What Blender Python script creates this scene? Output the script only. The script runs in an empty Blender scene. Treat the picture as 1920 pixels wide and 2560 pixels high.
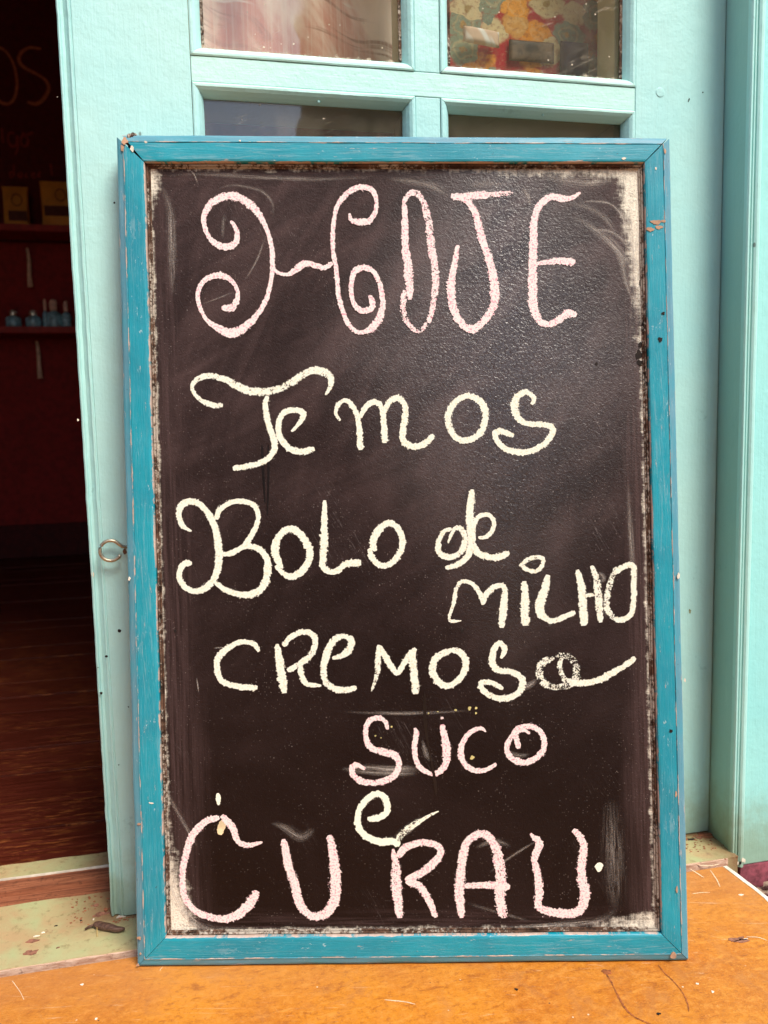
import bpy, bmesh, math, random
from mathutils import Vector, Matrix, noise
random.seed(7)
S = bpy.context.scene
COL = S.collection
R = math.radians
V = Vector

# ------------------------------------------------------------------ camera
CAM = V((0, 0, .6243))
RT = V((0.97497159, -0.22123784, -0.02200501))
DN = V((-0.04520148, -0.10033913, -0.993926))
FW = V((0.21768608, 0.97004427, -0.10782807))
FPX = 2063.63
cd = bpy.data.cameras.new('camera')
cam = bpy.data.objects.new('camera', cd); COL.objects.link(cam)
m = Matrix((RT, -DN, -FW)).transposed().to_4x4(); m.translation = CAM
cam.matrix_world = m
cd.sensor_fit = 'VERTICAL'; cd.sensor_height = 8.44; cd.lens = FPX/2560*8.44
cd.clip_start = .02; cd.clip_end = 600
cd.dof.use_dof = True; cd.dof.focus_distance = .93; cd.dof.aperture_fstop = 1.7
S.camera = cam

# ------------------------------------------------------------------ light
SUN_EL, SUN_AZ = 52, 205          # azimuth measured so that the sun stands in front of the house, a little right
w = bpy.data.worlds.new('World'); S.world = w; w.use_nodes = True
wn = w.node_tree.nodes; wl = w.node_tree.links
sky = wn.new('ShaderNodeTexSky'); sky.sky_type = 'NISHITA'; sky.sun_disc = False
sky.sun_elevation = R(SUN_EL); sky.sun_rotation = R(155)
sky.air_density = 1; sky.dust_density = 1.5; sky.ozone_density = 1
wn['Background'].inputs['Strength'].default_value = .12
wl.new(sky.outputs[0], wn['Background'].inputs[0])
sd = bpy.data.lights.new('sun', 'SUN'); sd.energy = 2.1; sd.angle = R(24); sd.color = (1, .93, .82)
so = bpy.data.objects.new('sun', sd); COL.objects.link(so)
az = R(155)
sdir = V((math.sin(az)*math.cos(R(SUN_EL)), math.cos(az)*math.cos(R(SUN_EL)), math.sin(R(SUN_EL))))   # towards the sun
so.rotation_euler = sdir.to_track_quat('Z', 'Y').to_euler(); so.location = sdir*8
S.view_settings.view_transform = 'Standard'; S.view_settings.look = 'None'
S.view_settings.gamma = 1; S.view_settings.use_curve_mapping = False
S.view_settings.exposure = 1.32
S.render.engine = 'CYCLES'
S.cycles.max_bounces = 10; S.cycles.transparent_max_bounces = 24

# ------------------------------------------------------------------ node helper
class G:
    def __init__(s, name):
        s.m = bpy.data.materials.new(name); s.m.use_nodes = True
        s.t = s.m.node_tree; s.t.nodes.clear()
        s.out = s.n('OutputMaterial')
    def n(s, kind, **k):
        x = s.t.nodes.new('ShaderNode'+kind)
        for a, b in k.items(): setattr(x, a, b)
        return x
    def put(s, sock, v):
        if hasattr(v, 'is_output'): s.t.links.new(v, sock)
        elif v is not None:
            if sock.type == 'RGBA' and len(v) == 3: v = (*v, 1)
            sock.default_value = v
    def coord(s, what='Object'): return s.n('TexCoord').outputs[what]
    def uv(s, name):
        x = s.n('UVMap'); x.uv_map = name; return x.outputs[0]
    def map(s, v, scale=(1,1,1), loc=(0,0,0), rot=(0,0,0)):
        if any(rot) and tuple(scale) != (1,1,1): v = s.map(v, (1,1,1), (0,0,0), rot); rot = (0,0,0)
        x = s.n('Mapping'); s.put(x.inputs['Vector'], v)
        x.inputs['Scale'].default_value = scale; x.inputs['Location'].default_value = loc; x.inputs['Rotation'].default_value = rot
        return x.outputs[0]
    def noise(s, v, scale, detail=4, rough=.55, dist=0):
        x = s.n('TexNoise'); s.put(x.inputs['Vector'], v); x.inputs['Scale'].default_value = scale
        x.inputs['Detail'].default_value = detail; x.inputs['Roughness'].default_value = rough; x.inputs['Distortion'].default_value = dist
        return x.outputs[0]
    def voro(s, v, scale, feature='F1', out=0, rnd=1):
        x = s.n('TexVoronoi'); x.feature = feature; s.put(x.inputs['Vector'], v); x.inputs['Scale'].default_value = scale
        x.inputs['Randomness'].default_value = rnd
        return x.outputs[out]
    def math(s, op, a, b=0., c=None, clamp=False):
        x = s.n('Math', operation=op, use_clamp=clamp); s.put(x.inputs[0], a); s.put(x.inputs[1], b)
        if c is not None: s.put(x.inputs[2], c)
        return x.outputs[0]
    def step(s, v, a, b, lo=0., hi=1.):
        x = s.n('MapRange', interpolation_type='SMOOTHSTEP'); s.put(x.inputs[0], v)
        x.inputs[1].default_value = a; x.inputs[2].default_value = b; x.inputs[3].default_value = lo; x.inputs[4].default_value = hi
        return x.outputs[0]
    def mul(s, a, b): return s.math('MULTIPLY', a, b)
    def add(s, a, b, clamp=False): return s.math('ADD', a, b, clamp=clamp)
    def sub(s, a, b): return s.math('SUBTRACT', a, b)
    def mix(s, f, a, b, mode='MIX'):
        x = s.n('Mix', data_type='RGBA', blend_type=mode); s.put(x.inputs[0], f); s.put(x.inputs[6], a); s.put(x.inputs[7], b)
        return x.outputs[2]
    def ramp(s, f, stops):
        x = s.n('ValToRGB'); s.put(x.inputs[0], f); e = x.color_ramp.elements
        while len(e) < len(stops): e.new(.5)
        for q, (p, c) in zip(e, stops): q.position = p; q.color = (*c, 1)
        return x.outputs[0]
    def sep(s, v):
        x = s.n('SeparateXYZ'); s.put(x.inputs[0], v); return x.outputs
    def comb(s, a, b, c=0.):
        x = s.n('CombineXYZ'); s.put(x.inputs[0], a); s.put(x.inputs[1], b); s.put(x.inputs[2], c); return x.outputs[0]
    def bump(s, h, dist, strength=1., prev=None):
        x = s.n('Bump'); s.put(x.inputs['Height'], h); x.inputs['Distance'].default_value = dist; x.inputs['Strength'].default_value = strength
        if prev is not None: s.put(x.inputs['Normal'], prev)
        return x.outputs[0]
    def bsdf(s, col, rough=.5, normal=None, metal=0., spec=.5):
        x = s.n('BsdfPrincipled'); s.put(x.inputs['Base Color'], col); s.put(x.inputs['Roughness'], rough)
        s.put(x.inputs['Metallic'], metal); s.put(x.inputs['Specular IOR Level'], spec)
        if normal is not None: s.put(x.inputs['Normal'], normal)
        return x.outputs[0]
    def mixsh(s, f, a, b):
        x = s.n('MixShader'); s.put(x.inputs[0], f); s.t.links.new(a, x.inputs[1]); s.t.links.new(b, x.inputs[2]); return x.outputs[0]
    def done(s, sh): s.t.links.new(sh, s.out.inputs[0]); return s.m

def srgb(r, g, b):
    f = lambda c: (c/255/12.92 if c/255 <= .04045 else ((c/255+.055)/1.055)**2.4)
    return (f(r), f(g), f(b))

# ------------------------------------------------------------------ materials
def mat_mint(name='mint_paint', base=(.40, .67, .64), axis='Z', worn=.5):
    g = G(name); o = g.coord()
    st = (90, 90, 6) if axis == 'Z' else (6, 90, 90)
    fine = g.noise(g.map(o, st), 3.2, 5, .6)
    peel = g.noise(o, 190, 3, .6)
    big = g.noise(o, 3.5, 5, .6)
    lump = g.noise(o, 34, 3, .5)
    c = g.mix(g.step(big, .35, .7), base, tuple(x*y for x, y in zip(base, (.86, .96, .99))))
    c = g.mix(g.step(fine, .30, .48, .16, 0), c, tuple(x*.80 for x in base))
    c = g.mix(g.step(fine, .55, .8, 0, .25), c, tuple(min(1, x*1.22) for x in base))
    # thin rubbed spots, freckles and small knocks
    sp = g.voro(g.map(o, (1, 1, .6)), 38, out=0)
    sel = g.sep(g.voro(g.map(o, (1, 1, .6)), 38, out=1))[0]
    fr = g.mul(g.step(sp, .05, .09, 1, 0), g.step(sel, .955, .96))
    c = g.mix(g.mul(fr, .75), c, (.09, .11, .09))
    dm = g.mul(g.step(g.noise(o, 14, 6, .75), .60, .68), g.step(g.noise(o, 160, 3), .5, .6))
    c = g.mix(g.mul(dm, .55*worn), c, (.16, .30, .28))
    # dirt that has collected near the floor
    z = g.sep(g.n('NewGeometry').outputs['Position'])[2]
    dirt = g.mul(g.step(g.add(z, g.mul(g.sub(g.noise(o, 30, 5, .7), .5), .12)), .0, .11, 1, 0), .65)
    c = g.mix(dirt, c, (.22, .25, .13))
    n = g.bump(fine, .0007, .5); n = g.bump(peel, .0007, .6, n); n = g.bump(lump, .0018, .6, n)
    return g.done(g.bsdf(c, g.step(big, .3, .7, .33, .5), n, spec=.45))

def mat_frame_paint():
    g = G('blue_paint'); u = g.uv('run'); o = g.coord()
    uu = g.sep(u); L, A = uu[0], uu[1]                       # metres along, 0..1 across (0 = outer edge)
    inf = g.sep(g.n('ObjectInfo').outputs['Random'])
    rnd = g.n('ObjectInfo').outputs['Random']
    ul = g.comb(g.add(L, g.mul(rnd, 7.)), g.mul(A, .033), 0.)
    gr = g.noise(g.map(ul, (14, 900, 1)), 1.2, 6, .65)
    gr2 = g.noise(g.map(ul, (40, 2400, 1)), 1., 3, .7)
    big = g.noise(ul, 9, 4, .6)
    c = g.mix(g.step(big, .3, .72), (.001, .285, .365), (.001, .21, .29))
    c = g.mix(g.step(gr, .46, .70, 0, .6), c, (.07, .29, .36))
    c = g.mix(g.mul(g.step(gr2, .56, .72), .45), c, (.22, .46, .52))
    # grey-blue band on the outer facet
    outer = g.step(g.add(A, g.mul(g.sub(gr, .5), .2)), .20, .34, 1, 0)
    c = g.mix(g.mul(outer, g.step(big, .3, .6, .25, .62)), c, (.15, .26, .33))
    # bare wood along the arrises
    r1 = g.step(g.math('ABSOLUTE', g.sub(A, .285)), .0, .05, 1, 0)
    r2 = g.step(A, .95, 1.0); r3 = g.step(A, .0, .05, 1, 0)
    ridge = g.math('MAXIMUM', g.math('MAXIMUM', g.mul(r1, .8), r2), r3)
    wn_ = g.noise(g.map(ul, (30, 200, 1)), 1., 6, .75)
    wm = g.step(g.add(wn_, g.mul(ridge, .20)), .62, .70)
    c = g.mix(wm, c, g.mix(g.noise(ul, 160), (.42, .26, .18), (.62, .52, .46)))
    # chalky scuffs and blobs
    sc = g.mul(g.step(g.noise(g.map(ul, (.4, 1, 1)), 230, 5, .8), .60, .68), g.step(g.noise(ul, 18, 3), .5, .62))
    c = g.mix(g.mul(sc, .8), c, (.62, .70, .70))
    gs_ = g.mul(g.step(g.noise(g.map(ul, (6, 70, 1)), 3., 6, .8, .8), .51, .63), g.step(g.noise(ul, 11, 3), .38, .55))
    c = g.mix(g.mul(gs_, .36), c, (.27, .40, .44))
    dk = g.mul(g.step(g.noise(ul, 70, 4, .8), .665, .71), .8)
    c = g.mix(dk, c, (.03, .05, .06))
    n = g.bump(gr, .0005, .7); n = g.bump(wm, .0004, .6, n); n = g.bump(g.noise(o, 260, 3), .0003, .5, n)
    return g.done(g.bsdf(c, g.add(.36, g.mul(gr, .25)), n, spec=.45))

BW, BH = .574, .89          # size of the writing surface, set again once it is known
def mat_slate():
    g = G('chalkboard_slate'); u = g.uv('face'); q = g.sep(u); x, y = q[0], q[1]
    gx = g.sub(BW, x); gy = g.sub(BH, y)
    pebble = g.noise(g.map(u, (1, 1, 1), rot=(0, 0, R(31))), 300, 3, .55, 1.1); grain = g.noise(u, 900, 2)
    big = g.noise(u, 4.5, 5, .6, .6)
    c = g.mix(g.step(big, .35, .7), (.0075, .0034, .0028), (.013, .0066, .0058))
    # dust film left by the duster: soft strokes in several directions
    wipe1 = g.noise(g.map(u, (5, 1.2, 1), rot=(0, 0, R(24))), 4, 5, .65, .8)
    wipe2 = g.noise(g.map(u, (1.2, 6, 1), rot=(0, 0, R(-28))), 4, 5, .65, .5)
    dust_sheen = g.mul(g.step(g.add(g.mul(wipe1, .5), g.mul(wipe2, .5)), .40, .66), .26)
    dust_sheen = g.mul(g.add(dust_sheen, .10), g.step(g.add(y, g.mul(g.sub(big, .5), .5)), .10, .85, .03, 1.0))  # dust thins downwards, painting in the sky reflection's falloff as well
    # streaks beside the stiles (vertical) and under the top rail (horizontal)
    vs = g.noise(g.map(u, (170, 5, 1)), 1.5, 5, .7, .3); hs = g.noise(g.map(u, (7, 150, 1)), 1.5, 5, .7, .3)
    wob = g.mul(g.sub(g.noise(u, 9, 4, .6), .5), .05)
    le = g.mul(g.step(g.add(x, wob), .008, .06, 1, 0), g.step(vs, .32, .75, .15, .9))
    re = g.mul(g.step(g.add(gx, g.mul(wob, .6)), .004, .042, 1, 0), g.step(vs, .32, .72, .25, .9))
    te = g.mul(g.step(g.add(gy, wob), .008, .07, 1, 0), g.step(hs, .35, .75, .05, .85))
    be = g.mul(g.step(g.add(y, g.mul(wob, .6)), .004, .03, 1, 0), g.step(hs, .35, .75, .0, .7))
    film = g.math('MAXIMUM', g.math('MAXIMUM', g.mul(le, .42), g.mul(re, .5)), g.math('MAXIMUM', g.mul(te, .4), g.mul(be, .4)))
    film = g.math('MAXIMUM', film, dust_sheen)
    c = g.mix(film, c, (.16, .098, .094))
    # chalk packed in the corners and against the rabbet
    rag = g.mul(g.sub(g.noise(u, 62, 6, .72), .5), 1.)
    def corner(a, b, ra, rb, amp):
        d = g.add(g.math('DIVIDE', a, ra), g.math('DIVIDE', b, rb)); d = g.mul(d, d)
        return g.mul(g.step(g.math('SQRT', d), .0, 1.0, 1, 0), amp)
    cor = g.math('MAXIMUM', corner(x, gy, .03, .12, 1.15), corner(gx, gy, .048, .42, 1.35))
    cor = g.math('MAXIMUM', cor, corner(x, y, .060, .20, 1.4))
    cor = g.math('MAXIMUM', cor, corner(gx, y, .16, .04, 1.15))
    cor = g.math('MAXIMUM', cor, corner(gx, gy, .60, .028, 1.0))
    eL = g.mul(g.step(x, .0, .008, 1, 0), .72); eR = g.mul(g.step(gx, .0, .010, 1, 0), .82)
    eT = g.mul(g.step(gy, .0, .010, 1, 0), .66); eB = g.mul(g.step(y, .0, .009, 1, 0), .60)
    ed = g.math('MAXIMUM', g.math('MAXIMUM', eL, eR), g.math('MAXIMUM', eT, eB))
    pk = g.math('MAXIMUM', cor, ed)
    strk = g.sub(g.mix(.5, g.noise(g.map(u, (220, 22, 1)), 1.3, 5, .7), g.noise(g.map(u, (22, 220, 1)), 1.3, 5, .7)), .5)
    pack = g.step(g.add(pk, g.add(g.mul(rag, 1.9), g.mul(strk, 1.5))), .42, 1.15)
    pack = g.mul(pack, g.mul(g.step(pk, .05, .45), g.step(g.noise(u, 480, 4, .75), .30, .56, .55, 1)))
    c = g.mix(g.mul(pack, 1.), c, (.82, .77, .64))
    # specks of chalk dust, long hair scratches
    v1 = g.voro(u, 150, out=0); s1 = g.sep(g.voro(u, 150, out=1))
    sp1 = g.mul(g.step(g.add(v1, g.mul(s1[1], .05)), .05, .12, 1, 0), g.step(s1[0], .60, .62))
    v2 = g.voro(u, 420, out=0); s2 = g.sep(g.voro(u, 420, out=1))
    sp2 = g.mul(g.step(v2, .08, .22, 1, 0), g.step(s2[0], .72, .74, 0, .6))
    spk = g.math('MAXIMUM', g.mul(sp1, .75), sp2)
    spk = g.mul(spk, g.step(g.noise(u, 11, 4, .7), .40, .66, .12, 1))
    c = g.mix(g.mul(spk, .8), c, (.55, .47, .42))
    sw = g.noise(g.map(u, (1, 1, 1), rot=(0, 0, R(35))), 5, 2)
    scr = g.noise(g.map(u, (2.2, 120, 1), rot=(0, 0, R(63))), 2.2, 2, .4, 1.2)
    scm = g.mul(g.step(g.math('ABSOLUTE', g.sub(scr, .5)), .0, .006, 1, 0), g.step(g.noise(u, 7, 2), .56, .66))
    c = g.mix(g.mul(scm, .35), c, (.3, .26, .25))
    gl_ = corner(g.math('ABSOLUTE', g.sub(x, .40)), g.math('ABSOLUTE', g.sub(y, .66)), .27, .50, .27)
    rough = g.add(g.sub(g.step(big, .3, .7, .44, .54), gl_), g.mul(g.math('MAXIMUM', film, pack), .4))
    n = g.bump(pebble, .0011, .6); n = g.bump(grain, .0003, .4, n); n = g.bump(pack, .0006, .8, n); n = g.bump(g.noise(g.map(u, rot=(0, 0, R(17))), 75, 3, .5, .9), .001, .25, n)
    return g.done(g.bsdf(c, rough, n, spec=g.add(.16, g.mul(gl_, 4.))))

def mat_chalk(name, col, col2, thin=.0):
    g = G(name); o = g.coord(); q = g.sep(g.uv('run')); d = g.sep(g.uv('dens'))[0]
    ac = g.math('ABSOLUTE', g.add(q[1], g.mul(g.sub(g.noise(o, 16, 2), .5), 1.5)))
    fine = g.noise(o, 620, 3, .65); mid = g.noise(o, 210, 3, .6)
    big = g.noise(o, 30, 3)
    body = g.step(ac, .45, 1.05, 1, 0)
    cover = g.add(g.mul(body, .80), g.add(g.mul(g.sub(fine, .5), 1.7), g.mul(g.sub(mid, .5), 1.5)))
    cover = g.add(cover, g.add(g.mul(g.sub(big, .5), .5), g.mul(g.sub(d, 1.), 2.6)))
    a = g.step(cover, .30-thin, .42-thin)
    c = g.mix(g.step(g.noise(o, 480, 2, .6), .50, .66, 0, 1), col, col2)
    n = g.bump(fine, .0004, .5)
    sh = g.bsdf(c, .95, n, spec=.1)
    return g.done(g.mixsh(a, g.n('BsdfTransparent').outputs[0], sh))

def mat_smudge():
    g = G('chalk_smudge'); o = g.coord(); q = g.sep(g.uv('run')); d = g.sep(g.uv('dens'))[0]
    ac = g.math('ABSOLUTE', q[1])
    st = g.noise(g.map(g.uv('run'), (22, 6.5, 1)), 1., 5, .75)
    f = g.mul(g.mul(g.mul(g.step(ac, .05, 1., 1, 0), g.sep(g.uv('dens'))[1]), g.step(g.add(st, g.mul(g.sub(1., ac), .06)), .44, .68)), g.step(g.noise(o, 500, 3, .7), .3, .6, .45, 1))
    return g.done(g.mixsh(g.mul(f, d), g.n('BsdfTransparent').outputs[0], g.bsdf((.66, .60, .53), .9, spec=.1)))

def mat_raw(name, a, b, sc=1., bump=.0008, rough=.8, axis=(8, 300, 300)):
    g = G(name); o = g.coord()
    f = g.noise(g.map(o, axis), 1.4*sc, 6, .7, .4); f2 = g.noise(o, 120, 5, .7)
    c = g.mix(g.step(f, .32, .68), a, b)
    c = g.mix(g.mul(g.step(f2, .56, .68), .6), c, tuple(x*.35 for x in a))
    n = g.bump(f, bump, .8); n = g.bump(f2, bump, .5, n)
    return g.done(g.bsdf(c, rough, n, spec=.3))

def mat_orange():
    g = G('orange_floor_paint'); o = g.coord()
    big = g.noise(o, 6, 6, .65, .4); mid = g.noise(g.map(o, (1, 2.2, 1)), 38, 6, .72, .5); fine = g.noise(o, 420, 3, .7)
    c = g.mix(g.step(big, .32, .68), (.60, .215, .012), (.47, .14, .010))
    c = g.mix(g.step(mid, .50, .70, 0, .7), c, (.64, .26, .04))
    c = g.mix(g.step(mid, .30, .47, .75, 0), c, (.30, .075, .008))
    b3 = g.noise(o, 120, 5, .8)
    c = g.mix(g.step(b3, .50, .64, 0, .5), c, (.66, .27, .045))
    c = g.mix(g.step(b3, .36, .48, .5, 0), c, (.28, .075, .01))
    b2 = g.noise(o, 17, 5, .7, .8)
    c = g.mix(g.step(b2, .50, .68, 0, .5), c, (.42, .16, .04))
    c = g.mix(g.mul(g.step(fine, .5, .75), .3), c, (.66, .28, .05))
    # greyed, worn ground close to the wall, and long pale scuffs
    y = g.sep(g.n('NewGeometry').outputs['Position'])
    near = g.step(g.add(y[1], g.mul(g.sub(big, .5), .12)), .80, .98)
    c = g.mix(g.mul(near, .55), c, (.48, .20, .065))
    sc = g.noise(g.map(o, (3, 34, 1), rot=(0, 0, R(12))), 3, 5, .8, 1.6)
    c = g.mix(g.mul(g.step(sc, .60, .70), .35), c, (.76, .55, .36))
    sc2 = g.noise(g.map(o, (30, 3, 1), rot=(0, 0, R(-28))), 2.4, 5, .8, 2.)
    c = g.mix(g.mul(g.step(sc2, .64, .74), .3), c, (.74, .50, .28))
    dk = g.mul(g.step(g.noise(o, 48, 5, .75), .67, .74), .6)
    c = g.mix(dk, c, (.22, .08, .02))
    v = g.voro(o, 70, out=0); s = g.sep(g.voro(o, 70, out=1))
    c = g.mix(g.mul(g.step(v, .05, .08, 1, 0), g.step(s[0], .90, .91)), c, (.05, .03, .03))
    c = g.mix(g.mul(g.step(v, .04, .10, 1, 0), g.mul(g.step(s[1], .86, .87), .8)), c, (.8, .66, .5))
    n = g.bump(mid, .0016, .5); n = g.bump(fine, .0006, .7, n)
    return g.done(g.bsdf(c, g.step(mid, .3, .7, .42, .66), n, spec=.4))

def mat_sill():
    g = G('green_sill_paint'); o = g.coord()
    big = g.noise(o, 11, 6, .65, .5); mid = g.noise(o, 75, 6, .75); fine = g.noise(o, 520, 3, .7)
    c = g.mix(g.step(big, .34, .66), (.41, .40, .20), (.45, .30, .15))
    c = g.mix(g.step(g.noise(o, 26, 4, .6), .45, .7, 0, .5), c, (.36, .42, .20))
    c = g.mix(g.step(mid, .32, .47, .75, 0), c, (.24, .19, .08))
    ch = g.mul(g.step(mid, .64, .68), g.step(big, .50, .60))
    c = g.mix(ch, c, (.68, .50, .36))
    br = g.mul(g.step(g.noise(o, 40, 6, .8), .655, .68), .85)
    c = g.mix(br, c, (.15, .055, .025))
    # grime against the door and jamb
    p = g.sep(g.n('NewGeometry').outputs['Position'])
    jj = g.mul(g.sub(mid, .5), .09)
    gr = g.math('MAXIMUM', g.step(g.add(p[0], jj), .66, .735), g.mul(g.step(g.add(p[1], jj), 1.01, 1.06), g.step(p[0], -.22, -.12)))
    c = g.mix(g.mul(gr, .8), c, (.17, .07, .03))
    n = g.bump(mid, .0016, .6); n = g.bump(fine, .0006, .6, n); n = g.bump(ch, .0006, 1., n)
    return g.done(g.bsdf(c, .62, n, spec=.35))

def mat_plank():
    g = G('dark_floorboard'); o = g.coord(); r = g.n('ObjectInfo').outputs['Random']
    oo = g.n('VectorMath', operation='ADD'); g.put(oo.inputs[0], g.n('NewGeometry').outputs['Position']); g.put(oo.inputs[1], g.comb(g.mul(r, 5.), g.mul(r, 9.), 0.)); p = oo.outputs[0]
    f = g.noise(g.map(p, (3, 60, 1)), 2., 6, .7, .5)
    c = g.mix(g.step(f, .3, .7), (.035, .005, .002), (.105, .015, .005))
    c = g.mix(g.mul(r, .4), c, (.075, .009, .003))
    w_ = g.mul(g.step(g.noise(g.map(p, (9, 60, 1)), 2.2, 5, .75), .52, .62), g.step(g.noise(p, 4, 3), .35, .55))
    c = g.mix(g.mul(w_, .6), c, (.34, .105, .025))
    n = g.bump(f, .001, .5)
    return g.done(g.bsdf(c, g.step(f, .3, .7, .38, .6), n, spec=.4))

def mat_glass():
    g = G('window_glass'); o = g.coord()
    fr = g.n('Fresnel'); g.put(fr.inputs['IOR'], g.sub(1.5, g.mul(g.n('NewGeometry').outputs['Backfacing'], .8333)))   # thin pane: no total reflection inside
    gl = g.n('BsdfGlossy'); gl.inputs['Roughness'].default_value = .02; gl.inputs['Color'].default_value = (1, 1, 1, 1)
    tr = g.n('BsdfTransparent'); tr.inputs['Color'].default_value = (.93, .95, .93, 1)
    g.t.links.new(g.bump(g.noise(o, 9, 2), .002, .3), gl.inputs['Normal'])
    base = g.mixsh(fr.outputs[0], tr.outputs[0], gl.outputs[0])
    film = g.step(g.noise(g.map(o, (1, 1, .5)), 13, 5, .7), .35, .8, .015, .09)
    v = g.voro(o, 90, out=0); s = g.sep(g.voro(o, 90, out=1))[0]
    sp = g.mul(g.step(v, .05, .13, 1, 0), g.step(s, .88, .90))
    sc = g.noise(g.map(o, (1, 1, 26), rot=(0, R(24), 0)), 4, 3, .5, 1.5)
    scm = g.mul(g.step(g.math('ABSOLUTE', g.sub(sc, .5)), 0, .012, 1, 0), g.step(g.noise(o, 16, 2), .5, .62, 0, .22))
    q = g.sep(g.uv('pane'))                                   # metres from the left and bottom of the pane
    eb = g.mul(g.step(g.add(q[1], g.mul(g.sub(g.noise(o, 90, 5, .8), .5), .03)), -.004, .003, 1, 0), .8)
    d = g.math('MAXIMUM', g.math('MAXIMUM', film, sp), g.math('MAXIMUM', scm, eb))
    return g.done(g.mixsh(d, base, g.bsdf((.60, .50, .38), .9, spec=.1)))

def mat_floral():
    g = G('floral_cloth'); o = g.coord(); p = g.n('NewGeometry').outputs['Position']
    q = g.map(p, (1, .2, 1.15))
    ns = g.n('TexNoise'); g.put(ns.inputs[0], q); ns.inputs['Scale'].default_value = 55
    wv = g.n('VectorMath', operation='MULTIPLY_ADD'); g.put(wv.inputs[0], ns.outputs[1]); wv.inputs[1].default_value = (.02,)*3; g.put(wv.inputs[2], q)
    d = g.voro(wv.outputs[0], 25., out=0, rnd=.8); cid = g.sep(g.voro(wv.outputs[0], 25., out=1, rnd=.75))
    petal = g.ramp(cid[0], [(.0, (.80, .28, .03)), (.30, (.85, .35, .05)), (.31, (.22, .27, .20)), (.52, (.28, .32, .22)), (.53, (.70, .55, .32)), (.74, (.62, .45, .22)), (.75, (.75, .24, .04)), (1, (.8, .3, .05))])
    heart = g.ramp(cid[1], [(0, (.16, .20, .13)), (.5, (.60, .32, .08)), (1, (.35, .10, .03))])
    c = g.mix(g.step(d, .56, .68), petal, (.42, .02, .03))
    c = g.mix(g.step(d, .12, .20, 1, 0), c, heart)
    c = g.mix(g.mul(g.step(g.math('ABSOLUTE', g.sub(d, .36)), 0, .08, 1, 0), .6), c, g.mix(.5, petal, (.85, .6, .3)))
    det = g.noise(q, 130, 5, .75)
    c = g.mix(g.step(det, .50, .62, 0, .55), c, (.30, .10, .05)); c = g.mix(g.step(det, .34, .46, .45, 0), c, (.62, .45, .25))
    n = g.bump(g.noise(o, 800), .0005, .5)
    return g.done(g.bsdf(c, .9, n, spec=.1))

def mat_curtain():
    g = G('sheer_curtain'); p = g.n('NewGeometry').outputs['Position']
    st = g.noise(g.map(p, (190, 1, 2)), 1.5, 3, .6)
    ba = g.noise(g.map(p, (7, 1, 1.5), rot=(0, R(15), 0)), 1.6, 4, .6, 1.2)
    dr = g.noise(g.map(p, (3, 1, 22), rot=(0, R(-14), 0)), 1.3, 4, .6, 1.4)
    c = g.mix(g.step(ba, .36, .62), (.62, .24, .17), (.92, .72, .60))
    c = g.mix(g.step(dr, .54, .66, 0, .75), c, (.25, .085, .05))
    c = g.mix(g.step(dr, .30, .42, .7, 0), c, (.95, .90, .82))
    c = g.mix(g.step(st, .45, .7, 0, .35), c, (.85, .70, .58))
    sh = g.bsdf(c, .9, spec=.1)
    return g.done(sh)

def mat_plain(name, col, rough=.6, metal=0., var=.25, sc=40, bump=.0004, spec=.4):
    g = G(name); o = g.coord(); f = g.noise(o, sc, 5, .65)
    c = g.mix(g.step(f, .3, .7), tuple(x*(1-var) for x in col), tuple(min(1, x*(1+var)) for x in col))
    return g.done(g.bsdf(c, rough, g.bump(f, bump, .6), metal, spec))

MINT = mat_mint(); MINTH = mat_mint('mint_paint_rail', (.47, .735, .665), 'X')
MINTJ = mat_mint('mint_jamb_shaded', (.32, .55, .495)); MINTW = mat_mint('mint_paint_wall', (.32, .68, .65), worn=.8)  # jamb copy is darker: the reveal's shade is put into its colour
INNER = mat_mint('aged_inner_paint', (.50, .44, .26), 'X')
BLUE = mat_frame_paint()
def mat_rabbet():
    g = G('bare_brown_wood'); o = g.coord()
    f = g.noise(g.map(o, (60, 60, 60)), 1.4, 6, .75, .4); f2 = g.noise(o, 240, 5, .75)
    lo = g.noise(o, 14, 3, .6)
    c = g.mix(g.step(f, .36, .62), (.015, .007, .004), (.12, .062, .038))
    c = g.mix(g.mul(g.step(g.add(f2, g.mul(g.sub(lo, .5), .7)), .47, .62), .8), c, (.50, .44, .36))
    return g.done(g.bsdf(c, .85, g.bump(f2, .0015, .8), spec=.2))
RABBET = mat_rabbet()
DARKGAP = mat_plain('black_gap', (.008, .005, .004), .9)
CREAM = mat_chalk('cream_chalk', (.76, .76, .655), (.66, .64, .47))
PINK = mat_chalk('pink_chalk', (.83, .69, .66), (.64, .30, .36))
WHITE = mat_chalk('white_green_chalk', (.80, .82, .68), (.74, .78, .60))
SMUDGE = mat_smudge()
ORANGE = mat_orange(); SILL = mat_sill(); PLANK = mat_plank(); GLASS = mat_glass()
FLORAL = mat_floral(); CURTAIN = mat_curtain()
TRACK = mat_raw('worn_red_brown_wood', (.13, .035, .015), (.40, .14, .065), 1, .002, axis=(6, 120, 120))
CHIP = mat_plain('bare_plaster_chip', (.72, .64, .52), .9)
BARE = mat_plain('bare_wood_chip', (.45, .27, .17), .85)
HOLE = mat_plain('dark_hole', (.012, .007, .005), .9)
METAL = mat_plain('dull_wire_metal', (.42, .37, .28), .38, .85, .3, 300)
ROOM = mat_plain('room_shadow_red', (.26, .014, .010), .8)  # red cast of the deep shadows put into the wall colour
MAROON = mat_plain('purple_base_paint', (.23, .055, .075), .8, var=.5, sc=60, bump=.002)
EARTH = mat_plain('rubble_earth', (.30, .20, .14), .9, var=.5, sc=90, bump=.003)

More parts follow.
